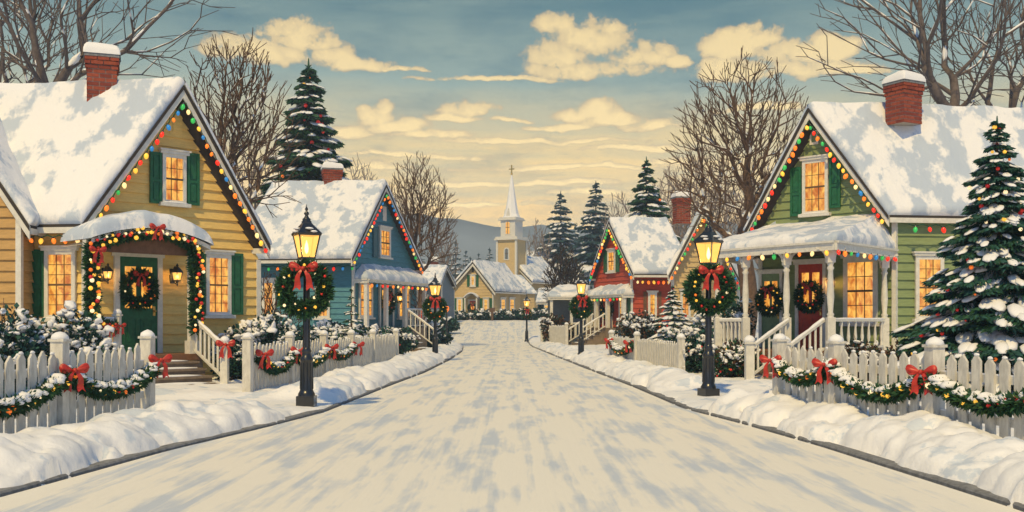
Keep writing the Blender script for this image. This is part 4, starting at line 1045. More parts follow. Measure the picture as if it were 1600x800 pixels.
for (za, zb) in ((fl6-.12, fl6), (-.1, fl6-.13)):
    V = [(*q, za) for q in fp_]+[(*q, zb) for q in fp_]; mb.add(V, [(0, 1, 2, 3), (4, 5, 6, 7), (0, 1, 5, 4), (1, 2, 6, 5), (2, 3, 7, 6), (3, 0, 4, 7)], 0 if za > 0 else 1)
obj('porch_floor', mb, ['floor_wood', 'step_wood'], G6.root)
qf = Fr(ins(FL, .9), ins(FR, .9)); qs = Fr(ins(FR, .9), ins(BR, .93))
zpt = ze6-.12
def at6(px, f_=qf): return f_.w(f_.S(px), 0, 0)
P118, P164, P228, P306 = at6(1122), at6(1165), at6(1229), qf.w(qf.len, 0, 0); P382 = at6(1382, qs); P184 = wf.w(wf.S(1200)-.3, .3, 0)
for q in (P118, P164, P228, P306, P382): turned_post(G6.root, q[0], q[1], fl6, zpt, .19)
for q, w_, n_ in ((P118, P164, 7), (P306, P382, 8)): rail(G6.root, (q[0], q[1], fl6), (w_[0], w_[1], fl6), .78, n_, True, bw=.075)
q = ins(BL, .9); rail(G6.root, (P118[0], P118[1], fl6), (q[0], q[1], fl6), .78, 7, True, bw=.075)
s0_, s1_ = qf.S(1236), qf.len-.16
steps(G6.root, qf, s0_, s1_, .1, fl6, .0, 5, .3)
for s_, nm in ((s0_-.02, 0), (s1_+.02, 1)):
    a = qf.w(s_, .08, fl6); b = qf.w(s_, 1.45, fl6*.2); rail(G6.root, a, b, .78, 7, False); newel(G6.root, tuple(b+np.array([0, 0, -.05])), .95, .2)
wreath('wreath with red bow on the red front door of the green house', wf.w(wf.S(1268), .13, wf.Z(1268, 464)), wf.rz, .88, .8, 13, 5, 'wreaths hung on the front doors')
wreath('wreath on the pale green side door at the back of the green house porch', wf.w(wf.S(1206), .13, wf.Z(1206, 470)), wf.rz, .88, .8, 13, 6, 'wreaths hung on the front doors')
lantern_wall('small lit lantern on green boards between the red door and porch window', wf, wf.S(1303), wf.Z(1303, 440), 1.0, 34, None)
G6.rake_lights('coloured light string along both gable edges of the green house', 36, 1.9, 3)
dn = np.array([0, 0, ze6-.17]); e3 = lambda p: np.array([*(cen+(np.array(p)-cen)*1.015), ze6-.16])
bulb_string('coloured light string along the porch roof of the green house', [e3(FL), e3(FR), e3(BR)], 20, 1.7, 4, .04, 'strings of coloured lights along the porch roofs')
bulb_string('light string under the side eave of the green house, beside the great spruce', [G6.rfw.w(.15, .45, G6.zR-.25), G6.rfw.w(3.6, .45, G6.zR-.25)], 9, 1.9, 5, .06, 'strings of coloured lights along the roof edges')

# ---- blue house
B2 = House('blue_house', 'teal blue clapboard house with lit porch, white trim and one brick chimney', (548, 46, 404), (660, 53, 420), (602, 288), (-1, .1), 5.6, 552, 650, -.1, 'blue_siding', seed=9, snow=.3, row=.26, trimw=.2)
wf = B2.wf
kw = dict(fw=.13, snow=False)
B2.win(wf, 591, 608, 357, 402, cols=3, rows=2, **kw); B2.shut(wf, 581, 589, 357, 402, 'blue_paint')
fl2 = wf.Z(601, 512); B2.dr(wf, 592, 611, 447, fl2, 'blue_paint')
B2.win(wf, 559, 580, 441, 496, cols=3, rows=2, **kw); B2.win(wf, 620, 638, 446, 497, cols=3, rows=2, **kw)
B2.win(B2.lf, 493, 516, 438, 497, cols=3, rows=2, **kw); B2.win(B2.lf, 410, 431, 438, 494, cols=3, rows=2, **kw)
mb = MB(wf.M); s_ = wf.S(600); z_ = wf.Z(600, 334); mb.box(s_-.18, s_+.18, 0, .05, z_-.35, z_+.35); obj('gable_vent', mb, 'white_paint', B2.root)
chimney(B2.root, PX(519, 49.6), .85, .7, zat(305, 49.6), zat(264, 49.6), .3, bh=.11, bl=.32)
o1 = .75; bl_, br_ = wf.w(wf.S(552), 0, 0)[:2], wf.w(wf.S(648), 0, 0)[:2]; fl_, fr_2 = bl_+wf.n*o1, br_+wf.n*o1
ze2 = wf.Z(600, 440); hip_porch(B2.root, [bl_, fl_, fr_2, br_], [wf.w(wf.S(565), .03, 0)[:2], wf.w(wf.S(640), .03, 0)[:2]], ze2, ze2+.55, .25, fasc=.16, seed=3)
mb = MB(wf.M); mb.box(wf.S(553), wf.S(648), .03, o1-.05, -.1, fl2); obj('porch_floor', mb, 'step_wood', B2.root)
for px in (554, 585, 615, 646):
    q = MB(wf.M); s_ = wf.S(px); q.box(s_-.1, s_+.1, o1-.22, o1-.05, fl2, ze2-.1); obj('porch_post', q, 'white_paint', B2.root)
rail(B2.root, wf.w(wf.S(617), o1-.12, fl2), wf.w(wf.S(645), o1-.12, fl2), .9, 7, bw=.06)
steps(B2.root, wf, wf.S(594), wf.S(616), o1-.05, fl2, .1, 5, .35)
a = wf.w(wf.S(617), o1, fl2); b = wf.w(wf.S(617), o1+1.5, .3); rail(B2.root, a, b, .85, 6, bw=.05)
wreath('wreath with orange ribbon on the blue front door', wf.w(wf.S(602), .12, wf.Z(602, 473)), wf.rz, 1.15, .8, 12, 7, 'wreaths hung on the front doors')
lantern_wall('lit lantern between the blue front door and the far porch window', wf, wf.S(616), wf.Z(616, 465), 1.6, 45, None)
B2.rake_lights('coloured light string along both gable edges of the blue house', 38, 2.1, 6)
bulb_string('coloured light string under the long eave of the blue house', [B2.lf.w(-.0, .5, B2.zL-.28), B2.lf.w(B2.lf.len+.3, .5, B2.zL-.28)], 12, 2.3, 7, .06, 'strings of coloured lights along the roof edges')
bulb_string('coloured light string along the porch roof of the blue house', [np.array([*(fl_+wf.n*.06), ze2-.16]), np.array([*(fr_2+wf.n*.06), ze2-.16])], 12, 2.1, 8, .04, 'strings of coloured lights along the porch roofs')

# ---- red house
H4 = House('red_house', 'red clapboard house with green shutters and a small snowy entrance porch', (922, 65, 434), (991, 60, 428), (952.6, 345), (1, .1), 3.6, 928, 987, -.1, 'red_siding', seed=12, snow=.3, row=.28, trimw=.22)
wf = H4.wf; kw = dict(fw=.14, snow=False)
H4.win(wf, 951, 963, 391, 425, cols=2, rows=2, **kw); H4.shut(wf, 945, 950, 391, 426, 'green_paint'); H4.shut(wf, 964, 969, 389, 425, 'green_paint')
fl4 = wf.Z(951, 512); H4.dr(wf, 945, 957, 462, fl4, 'red_paint')
H4.win(wf, 969, 981, 458, 503, cols=2, rows=2, **kw); H4.shut(wf, 982, 987, 456, 503, 'green_paint')
H4.win(wf, 931, 939, 462, 505, cols=2, rows=2, **kw)
H4.win(H4.rfw, 1012, 1026, 457, 495, cols=2, rows=2, **kw); H4.shut(H4.rfw, 1005, 1010, 456, 496, 'soffit'); H4.shut(H4.rfw, 1028, 1033, 456, 496, 'soffit')
o1 = .75; bl_, br_ = wf.w(wf.S(930), 0, 0)[:2], wf.w(wf.S(990), 0, 0)[:2]; fl_, fr_2 = bl_+wf.n*o1, br_+wf.n*o1
ze4 = wf.Z(958, 461); hip_porch(H4.root, [bl_, fl_, fr_2, br_], [wf.w(wf.S(938), .03, 0)[:2], wf.w(wf.S(984), .03, 0)[:2]], ze4, ze4+.45, .22, fasc=.2, seed=13)
mb = MB(wf.M); mb.box(wf.S(930), wf.S(989), .03, o1-.05, -.1, fl4); obj('porch_floor', mb, 'step_wood', H4.root)
for px in (932, 945, 963, 988):
    q = MB(wf.M); s_ = wf.S(px); q.box(s_-.12, s_+.12, o1-.25, o1-.05, fl4, ze4-.1); obj('porch_post', q, 'white_paint', H4.root)
steps(H4.root, wf, wf.S(944), wf.S(961), o1-.05, fl4, .1, 5, .4)
for px in (943.5, 962): rail(H4.root, wf.w(wf.S(px), o1, fl4), wf.w(wf.S(px), o1+1.7, .3), .85, 6, bw=.06)
# open side porch on the left of the red house
ex = H4.W0; sp_ = [ex+np.array([-3.0, 1.0]), ex+np.array([-2.9, -1.2]), ex+np.array([-.6, -1.3]), ex+np.array([-.1, 1.0])]
zs = zat(464, 64); hip_porch(H4.root, sp_, [ex+np.array([-2.2, 1.0]), ex+np.array([-.2, .9])], zs, zs+.6, .25, fasc=.16, seed=15)
for q in (sp_[1]+np.array([.15, .15]), sp_[2]+np.array([-.9, .15])):
    m_ = MB(); m_.box(q[0]-.09, q[0]+.09, q[1]-.09, q[1]+.09, 0, zs-.1); obj('porch_post', m_, 'white_paint', H4.root)
m_ = MB(); m_.box(sp_[0][0]+.1, ex[0]-.05, ex[1]+.95, ex[1]+1.15, -.1, zs); obj('wall', m_, 'grey_siding', H4.root)
rail(H4.root, (*(sp_[1]+.15), .6), (*(sp_[2]+np.array([-.5, .15])), .6), .9, 8, bw=.06)
wreath('oval wreath on the dark red door of the small red house', wf.w(wf.S(951.5), .12, wf.Z(951, 483)), wf.rz, 1.35, .8, 10, 8, 'wreaths hung on the front doors')
H4.rake_lights('coloured light string along both gable edges of the red house', 33, 2.5, 9)
bulb_string('coloured light string under the side eave of the red house', [H4.rfw.w(.1, .5, H4.zR-.3), H4.rfw.w(2.3, .5, H4.zR-.3)], 7, 2.8, 10, .06, 'strings of coloured lights along the roof edges')
bulb_string('coloured light string along the porch roof of the red house', [np.array([*(fl_+wf.n*.06), ze4-.18]), np.array([*(fr_2+wf.n*.06), ze4-.18])], 12, 2.3, 11, .04, 'strings of coloured lights along the porch roofs')

# ---- yellow house behind the red one
Y5 = House('yellow_house', 'pale yellow gabled house between the red house and the green house porch', (1044, 50, 431), (1160, 51, 447), (1098, 325), (.22, 1), 4.6, 1051, 1152, -.1, 'tan_siding', seed=16, snow=.28, row=.26, trimw=.2)
wf = Y5.wf; Y5.win(wf, 1062, 1078, 455, 495, cols=2, rows=2, fw=.12, snow=False); Y5.win(wf, 1120, 1136, 462, 500, cols=2, rows=2, fw=.12, snow=False)
chimney(Y5.root, PX(1065, 52.6), .75, .6, zat(350, 52.6), zat(309, 52.6), .2, bh=.11, bl=.32)
Y5.rake_lights('coloured light string along both gable edges of the pale yellow house', 28, 2.1, 12)

# ---- cream cottage in front of the church
C5 = House('cream_cottage', 'cream gabled cottage with green shutters and pink door in front of the church', (699, 105, 455), (774, 104, 455), (738.8, 409), (.52, .86), 6.2, 704, 770, 1.6, 'tan_siding', seed=18, snow=.3, row=.3, trimw=.28)
wf = C5.wf; kw = dict(fw=.15, snow=False, glowm='window_glow_far')
C5.win(wf, 735, 743, 430, 447, cols=2, rows=1, **kw); C5.shut(wf, 730, 734, 430, 448, 'green_paint'); C5.shut(wf, 744, 748, 430, 448, 'green_paint')
C5.win(wf, 714, 723, 466, 489, cols=2, rows=2, **kw); C5.shut(wf, 709, 713, 466, 489, 'green_paint'); C5.shut(wf, 724, 728, 466, 489, 'green_paint')
C5.win(wf, 755, 764, 466, 489, cols=2, rows=2, **kw); C5.shut(wf, 750, 754, 466, 489, 'green_paint'); C5.shut(wf, 765, 769, 466, 489, 'green_paint')
C5.dr(wf, 734, 744, 470, wf.Z(739, 499), 'ribbon')
C5.win(C5.rfw, 781, 789, 466, 489, cols=2, rows=2, **kw); C5.win(C5.rfw, 795, 803, 466, 489, cols=2, rows=2, **kw)
a, b = wf.S(728), wf.S(750); z_ = wf.Z(739, 466); mb = MB(wf.M); t_ = np.linspace(0, 1, 12)
rows = np.array([[(a+(b-a)*q, o_, z_+.45*math.sin(math.pi*q)) for o_ in (0, .5, 1.0)] for q in t_]); mb.grid(rows); mb.grid(rows-np.array([0, 0, .1])); ho = obj('porch_roof', mb, 'white_paint', C5.root)
mb = MB(wf.M); mb.grid(rows+np.array([0, .04, .14])); mb.grid(np.stack([rows[:, -1]+np.array([0, .04, .14]), rows[:, -1]], 1)); obj('snow', mb, 'snow', ho)
steps(C5.root, wf, wf.S(731), wf.S(747), .1, wf.Z(739, 499), 1.5, 4, .5, snow=False)
for px in (730, 748):
    q = MB(wf.M); s_ = wf.S(px); q.box(s_-.07, s_+.07, .85, 1.0, 1.6, z_); obj('porch_post', q, 'white_paint', C5.root)
mb = MB(wf.M); z_ = wf.Z(739, 421); s_ = wf.S(739); mb.box(s_-.13, s_+.13, 0, .05, z_-.3, z_+.3); obj('gable_vent', mb, 'roof_board', C5.root)
wreath('tiny wreath on the pink door of the cream cottage', wf.w(wf.S(739), .12, wf.Z(739, 481)), wf.rz, 1.0, .7, 6, 9, 'wreaths hung on the front doors')
# lower wing at its back
a = C5.D1; wb = Fr(a+np.array([-.2, .2]), a+np.array([1.5, .9])); mb = MB(); zt_ = zat(460, 111)
siding(mb, wb, [(0, 1.6), (wb.len, 1.6), (wb.len, zt_), (0, zt_)], .3); obj('wall', mb, 'tan_siding', C5.root)
mb = MB(); v = [wb.w(-.2, .3, zt_), wb.w(wb.len+.2, .3, zt_), wb.w(wb.len-.6, -2.2, zt_+2.0), wb.w(-1.6, -2.2, zt_+2.0)]
mb.add(v, [(0, 1, 2, 3)]); rr = obj('roof', mb, 'roof_board', C5.root); mb = MB(); snow_sheet([q+np.array([0, 0, .02]) for q in v], .3, 5, (1, 1, 1, 1), .05, .3, mb); obj('snow', mb, 'roof_snow', rr)

# ---- church
CH = House('church', 'cream church with white spire topped by a cross', (760, 127, 440), (832, 122, 440), (794, 400), (.55, .83), 7.5, 764, 828, 1.7, 'tan_siding', 'church', seed=20, snow=.35, row=.35, trimw=.3)
wf = CH.wf; tc_ = PX(799.5, 124.2); th_ = R(-28)
def TM(v):
    o = v.copy(); o[:, 0] = tc_[0]+v[:, 0]*math.cos(th_)-v[:, 1]*math.sin(th_); o[:, 1] = tc_[1]+v[:, 0]*math.sin(th_)+v[:, 1]*math.cos(th_); return o
zt = [zat(q, 124.2) for q in (508, 376, 372, 345, 341, 272, 258)]
w1, w2 = 1.28, .98
mb = MB(TM); mb.box(-w1, w1, -w1, w1, zt[0], zt[1]); obj('tower', mb, 'tan_siding', CH.root)
mb = MB(TM)
for sx in (-1, 1):
    for sy in (-1, 1): mb.box(sx*w1-.12, sx*w1+.12, sy*w1-.12, sy*w1+.12, zt[0], zt[1]-.02)
mb.box(-w1-.3, w1+.3, -w1-.3, w1+.3, zt[1], zt[1]+.18).box(-w1-.18, w1+.18, -w1-.18, w1+.18, zt[1]+.18, zt[2]+.1); obj('cornice', mb, 'white_paint', CH.root)
mb = MB(TM); mb.box(-w2, w2, -w2, w2, zt[2]+.1, zt[3]); bf_ = obj('belfry', mb, 'white_paint', CH.root)
mb = MB(TM); mb.box(-w2-.25, w2+.25, -w2-.25, w2+.25, zt[3], zt[3]+.16).box(-w2-.12, w2+.12, -w2-.12, w2+.12, zt[3]+.16, zt[4]+.05); obj('cornice', mb, 'white_paint', CH.root)
for ang in (0, -90):
    def FM(v, ang=R(ang)):
        o = v.copy(); x, y_ = v[:, 0], v[:, 1]; o[:, 0] = x*math.cos(ang)-y_*math.sin(ang); o[:, 1] = x*math.sin(ang)+y_*math.cos(ang); return TM(o)
    def archpoly(cx, z0, w_, h_): return [(cx-w_, z0), (cx+w_, z0)]+[(cx+w_*math.cos(a_), z0+h_-w_+w_*math.sin(a_)) for a_ in np.linspace(0, math.pi, 9)]
    for (ww, z0, w_, h_) in ((w2, zt[2]+.45, .27, 1.45), (w1, zt[1]-2.3, .24, 1.25)):
        q = MB(FM); q.prism(archpoly(0, z0-.12, w_+.14, h_+.26), -ww-.05, -ww+.01); fo = obj('window', q, 'white_paint', CH.root)
        q = MB(FM); q.prism(archpoly(0, z0, w_, h_), -ww-.07, -ww-.04); obj('pane', q, 'window_glow_far' if ww == w2 else 'grey_siding', fo)
        q = MB(FM); q.box(-.03, .03, -ww-.09, -ww-.06, z0, z0+h_).box(-w_, w_, -ww-.09, -ww-.065, z0+h_*.5, z0+h_*.5+.06); obj('muntin', q, 'muntin', fo)
    q = MB(FM); q.prism([(-.32, zt[4]+.02), (.32, zt[4]+.02), (0, zt[4]+1.1)], -w2+.0, -w2+.5); obj('spire_dormer', q, 'white_paint', CH.root)
mb = MB(TM); k = math.sqrt(2); mb.lathe([((w2+.02)*k*.80, zt[4]+.05), ((w2-.16)*k*.74, zt[4]+.5), (.56*k*.76, zt[4]+1.8), (.06, zt[5])], 8, ang=math.pi/8, smooth=False); obj('spire', mb, 'snow', CH.root)
mb = MB(TM); mb.box(-.06, .06, -.06, .06, zt[5]-.1, zt[6]+.0).box(-.36, .36, -.05, .05, zt[6]-.55, zt[6]-.42).ell((0, 0, zt[5]), (.13, .13, .13)); obj('cross', mb, 'brass', CH.root)
mb = MB(wf.M); s_ = wf.S(787); z_ = wf.Z(787, 417); mb.prism([(s_+.42*math.cos(a_), z_+.5*math.sin(a_)) for a_ in np.linspace(0, 2*math.pi, 17)[:-1]], 0, .06); rw = obj('window', mb, 'white_paint', CH.root)
mb = MB(wf.M); mb.prism([(s_+.28*math.cos(a_), z_+.36*math.sin(a_)) for a_ in np.linspace(0, 2*math.pi, 17)[:-1]], .06, .08); obj('pane', mb, 'grey_siding', rw)
CH.win(CH.rfw, 836, 841, 455, 470, cols=1, rows=2, fw=.15, snow=False, glowm='green_paint')

# ---- long far barn-like house, small cottages
r_ = (1, .05)
F7 = House('long_house', 'long pale house with a wide snowy roof behind the church', (819, 146, 446), (828, 156, 446), (823, 394), r_, 11.5, 819.7, 827, 1.9, 'grey_siding', seed=22, snow=.35, row=.4, trimw=.3)
chimney(F7.root, PX(915, 151), .9, .9, zat(400, 151), zat(381, 151), .2, bh=.2, bl=.6)
F8 = House('small_cottage', 'small blue-grey cottage with two lit windows beside the dark round tree', (838, 116, 473), (846, 121, 473), (842, 453), r_, 3.0, 839, 845.5, 1.8, 'blue_siding', seed=24, snow=.3, row=.3, trimw=.2, oh=.2)
q = F8.lf
ff = Fr(F8.W0, F8.W0+F8.r*3.0); ff.n = -ff.n if ff.n[1] > 0 else ff.n
for x0, x1 in ((850, 860), (866, 873)):
    try: F8.win(F8.lf, x0, x1, 476, 490, cols=2, rows=2, fw=.1, snow=False, glowm='window_glow_far')
    except Exception as ex_: print(ex_)
F9 = House('grey_house', 'hazy blue-grey house with snowy roof between the blue house and the cream cottage', (688, 92, 446), (712, 97, 446), (698, 417), (-1, .05), 5.5, 690, 709, .8, 'grey_siding', seed=26, snow=.3, row=.3, trimw=.2)
F9.win(F9.lf, 664, 669, 462, 478, cols=2, rows=2, fw=.1, snow=False, glowm='window_glow_far')
chimney(F9.root, PX(678, 95), .6, .6, zat(420, 95), zat(409, 95), .2, bh=.16, bl=.4)
# ------------------------------------------------------------------ vegetation
def conifer(name, label, x, y, z0, Hh, Rr, seed, fm='needle', fm2='needle_light', lev=22, snow=1.0, orn=0, dens=1.0, group=None, ornr=.03, cat='spruce tree', pad=1.0, start=.06, hang=.35, shape=.88):
    rng = np.random.default_rng(seed); th = thing(name, label, cat, (x, y, z0), 0, group)
    tb = MB(); tb.tube([(0, 0, -.3), (0, 0, Hh*.5), (0, 0, Hh*.97)], [Hh*.022, Hh*.014, .01], 8); obj('trunk', tb, 'bark', th, True)
    mb = MB(); sn = MB(); tips = []
    s_ = Hh
    for i in range(lev):
        t_ = i/(lev-1); zc = Hh*(start+(.985-start)*t_**.92); r0 = Rr*(1-t_)**shape+.012*Hh; nb = int(5+9*(1-t_))
        ph = rng.random()*6.28
        for b in range(nb):
            a = ph+2*math.pi*b/nb+rng.normal()*.12; r_ = r0*(.72+.42*rng.random()); d = np.array([math.cos(a), math.sin(a), 0.]); sd_ = np.array([-d[1], d[0], 0])
            zz = zc+rng.normal()*.012*Hh; sl = hang*(.75+.5*rng.random())
            bz = lambda q: zz+r_*(.12*q-sl*q**1.6+.10*q**6)
            n = max(8, int((26+80*(r_/Rr))*dens))
            q = .12+.9*rng.random(n)**.8; w_ = r_*.30*np.sin(np.pi*np.clip(q, 0, 1)**.8*.93)+.02*s_*.3
            l_ = rng.uniform(-1, 1, n)
            base = d[None]*(q*r_)[:, None]+sd_[None]*(l_*w_)[:, None]; base[:, 2] = bz(np.clip(q, 0, 1.0))-np.abs(l_)*w_*.25
            dv = d[None]*.9+sd_[None]*(l_*1.3)[:, None]+rng.normal(size=(n, 3))*.25; dv[:, 2] -= .45+.4*rng.random(n); dv /= np.linalg.norm(dv, axis=1)[:, None]
            ln = Hh*.030*(.6+.8*rng.random(n))[:, None]*(.55+.45*(r_/Rr)); wd = ln*.20; wv = np.cross(dv, rng.normal(size=(n, 3))); wv /= np.linalg.norm(wv, axis=1)[:, None]
            Q = np.stack([base-dv*ln*.2, base+dv*ln*.4+wv*wd, base+dv*ln, base+dv*ln*.4-wv*wd], 1)
            sel = rng.random(n) < .72; mb.quads(Q[sel], 0); mb.quads(Q[~sel], 1)
            if r_ > .02*Hh:
                k = 3 if snow else 0
                for qq, ll, sz in ((.80, 0, 1.0), (.62, .45, .8), (.62, -.45, .8), (.95, .3, .6), (.95, -.3, .6), (.42, 0, .8)):
                    if rng.random() > .62*snow: continue
                    wq = r_*.30*math.sin(math.pi*min(1, qq)**.8*.93); c = d*(qq*r_)+sd_*(ll*wq*1.3); c[2] = bz(qq)+.006*Hh
                    rr = r_*.135*sz*(.7+.6*rng.random())*pad+.004*Hh
                    v, f_ = ICO2; v = v*(1+.35*(rng.random((len(v), 1))-.5)); v = np.stack([v[:, 0]*rr*1.45, v[:, 1]*rr*.85, np.where(v[:, 2] > 0, v[:, 2]*rr*.42, v[:, 2]*rr*.2)], 1)
                    v[:, 2] -= (v[:, 0]/(rr*1.45))*rr*(.55*sl*2+.15)
                    sn.add(c+v[:, :1]*d+v[:, 1:2]*sd_+np.stack([v[:, 2]*0, v[:, 2]*0, v[:, 2]], 1), f_, 0, True)
            if rng.random() < .9: tips.append(d*(r_*(.6+.38*rng.random()))+sd_*rng.normal()*r_*.12+np.array([0, 0, bz(.85)-.02*Hh]))
    # leader
    n = 60; q = rng.random(n); a = rng.random(n)*6.28; base = np.stack([q*0, q*0, Hh*(.93+.06*q)], 1); dv = np.stack([np.cos(a), np.sin(a), .8+q*0], 1); ln = Hh*.014
    mb.quads(np.stack([base, base+dv*ln*.5+np.array([.004*Hh, 0, 0]), base+dv*ln, base+dv*ln*.5-np.array([.004*Hh, 0, 0])], 1)); mb.tube([(0, 0, Hh*.95), (0, 0, Hh*1.02)], [.008*Hh, .002*Hh], 5)
    cr = obj('crown', mb, [fm, fm2], th, True)
    if sn.c: obj('snow_clumps', sn, 'snow', th, True)  # loose snow pads on the boughs, holds no needles
    if orn:
        fr_ = [t_ for t_ in tips if t_[1] < .3*Rr]; idx = rng.permutation(len(fr_))[:orn]
        for j in idx: 
            p_ = fr_[j]; p_ = p_*np.array([1.06, 1.06, 1]); o = ornament(th, p_, ornr*(.8+.7*rng.random()), int(rng.choice([0, 0, 1, 2, 3, 4])), (0, 0, 0))
    return th
def baretree(name, label, x, y, z0, Hh, seed, fm='bark', n=900, cw=None, r0=.3, zc=.33, bal=.45, tip=.012, snow=True, group=None, cat='bare tree', snmin=.035, lean=(0, 0), cx=0, segs=1, pw=.52):
    """a trunk whose limbs reach out to points of an egg shaped crown along the shortest paths"""
    rng = np.random.default_rng(seed); th = thing(name, label, cat, (x, y, z0), 0, group); cw = cw or Hh*.3
    zb = Hh*zc; hc = (Hh-zb)/2
    q = rng.normal(size=(n, 3)); q /= np.linalg.norm(q, axis=1)[:, None]; q *= (rng.random((n, 1))**.42); q = q[(q[:, 2] > -.80)]
    w = cw*(1-.22*q[:, 2]); pts = np.column_stack([q[:, 0]*w+cx, q[:, 1]*w*.8, zb+hc*(1+q[:, 2])]); n = len(pts)
    nt_ = 7; tz = np.linspace(0, zb*1.02, nt_); trunk = np.column_stack([lean[0]*tz+.012*Hh*np.sin(tz*1.1+seed), lean[1]*tz, tz])
    N_ = [p_ for p_ in trunk]; par = [-1]+list(range(nt_-1)); plen = list(np.concatenate([[0], np.cumsum(np.linalg.norm(np.diff(trunk, axis=0), axis=1))]))
    plen = [v-plen[-1] for v in plen]
    tr0 = nt_-1; best = np.linalg.norm(pts-trunk[-1], axis=1)*(1+0); bi = np.full(n, tr0); left = np.ones(n, bool)
    # allow forks from the upper part of the trunk too
    for t_ in (nt_-2,):
        c = np.linalg.norm(pts-trunk[t_], axis=1)+.1*Hh*.3; m_ = c < best; best[m_] = c[m_]; bi[m_] = t_
    for _ in range(n):
        k_ = np.argmin(np.where(left, best, 1e9)); left[k_] = False; pi_ = bi[k_]; d = np.linalg.norm(pts[k_]-N_[pi_])
        p0 = N_[pi_]; L_ = max(0, plen[pi_])+d
        ns = int(d/(.05*Hh)) if d > .08*Hh else 0
        for s_ in range(ns):      # long reaches get a gentle bend
            f_ = (s_+1)/(ns+1); mid = p0+(pts[k_]-p0)*f_+rng.normal(size=3)*d*.025-np.array([0, 0, d*.10*f_*(1-f_)]); N_.append(mid); par.append(pi_); plen.append(L_-d*(1-f_)); pi_ = len(N_)-1
            c = np.linalg.norm(pts-mid, axis=1)+bal*plen[-1]; m_ = left & (c < best); best[m_] = c[m_]; bi[m_] = pi_
        N_.append(pts[k_]); par.append(pi_); plen.append(L_); me = len(N_)-1
        c = np.linalg.norm(pts-pts[k_], axis=1)+bal*L_; m_ = left & (c < best); best[m_] = c[m_]; bi[m_] = me
    Np = np.array(N_); main = {}
    for i_ in range(nt_, len(N_)): main.setdefault(par[i_], i_)
    for _ in range(2):
        Q = Np.copy()
        for i_ in range(nt_, len(N_)):
            if i_ in main: Q[i_] = .5*Np[i_]+.25*(Np[par[i_]]+Np[main[i_]])
        Np = Q
    N_ = list(Np)
    # fine end twigs
    deg = np.zeros(len(N_), int)
    for v in par[1:]: deg[v] += 1
    cen = np.array([cx, 0, zb+hc*.4])
    for k_ in [i_ for i_ in range(nt_, len(N_)) if deg[i_] <= 1]:
        base = N_[k_]; out = base-N_[par[k_]]; out /= np.linalg.norm(out)+1e-9; o2 = base-cen; o2 /= np.linalg.norm(o2); 
        for _ in range(2 if deg[k_] == 0 else 1):
            d = out*.6+o2*.7+rng.normal(size=3)*.38+np.array([0, 0, .15]); d /= np.linalg.norm(d); N_.append(base+d*Hh*rng.uniform(.02, .055)); par.append(k_); plen.append(0)
    N_ = np.array(N_); m = len(N_); ch = [[] for _ in range(m)]
    for i_ in range(1, m): ch[par[i_]].append(i_)
    cnt = np.zeros(m)
    order = [0]; 
    for v in order: order += ch[v]
    for v in reversed(order): cnt[v] = 1 if not ch[v] else sum(cnt[c] for c in ch[v])
    rad = tip*cnt**pw; rad *= 1; s_ = r0/rad[nt_-1]; rad = tip+(rad-tip)*(r0-tip)/(rad[nt_-1]-tip) if rad[nt_-1] > tip else rad
    rad[:nt_] = np.linspace(r0*1.35, r0, nt_)
    tr = MB(); cr = MB(); sn = MB(); tr.tube(trunk, rad[:nt_], 10, cap=False)
    stack = [(nt_-1, c) for c in ch[nt_-1]]+[(v, c) for v in range(nt_-1) for c in ch[v] if c >= nt_]
    while stack:
        a, c = stack.pop(); chain = [a, c]
        while ch[chain[-1]]:
            kk = sorted(ch[chain[-1]], key=lambda v: -cnt[v]); stack += [(chain[-1], v) for v in kk[1:]]; chain.append(kk[0])
        P_ = N_[chain]; R_ = rad[chain].copy(); R_[0] = min(R_[0], R_[1]*1.25)
        cr.tube(P_, R_, 7 if R_[1] > .06 else (5 if R_[1] > .03 else 3), cap=False)
        if snow and R_[1] > snmin:
            for i_ in range(1, len(chain)-1, 1):
                d = P_[i_+1]-P_[i_]; hz = math.hypot(d[0], d[1])/(np.linalg.norm(d)+1e-9)
                if hz > .35 and R_[i_] > snmin*.6 and rng.random() < .8:
                    up_ = np.array([0, 0, 1.]); rr = R_[i_]; seg = np.array([P_[i_], (P_[i_]+P_[i_+1])/2, P_[i_+1]])+up_*rr*.55; cr.tube(seg, [rr*.5, rr*.85, rr*.4], 6, mi=1)
    obj('trunk', tr, fm, th, True); obj('branches', cr, [fm, 'snow'], th, True)
    return th
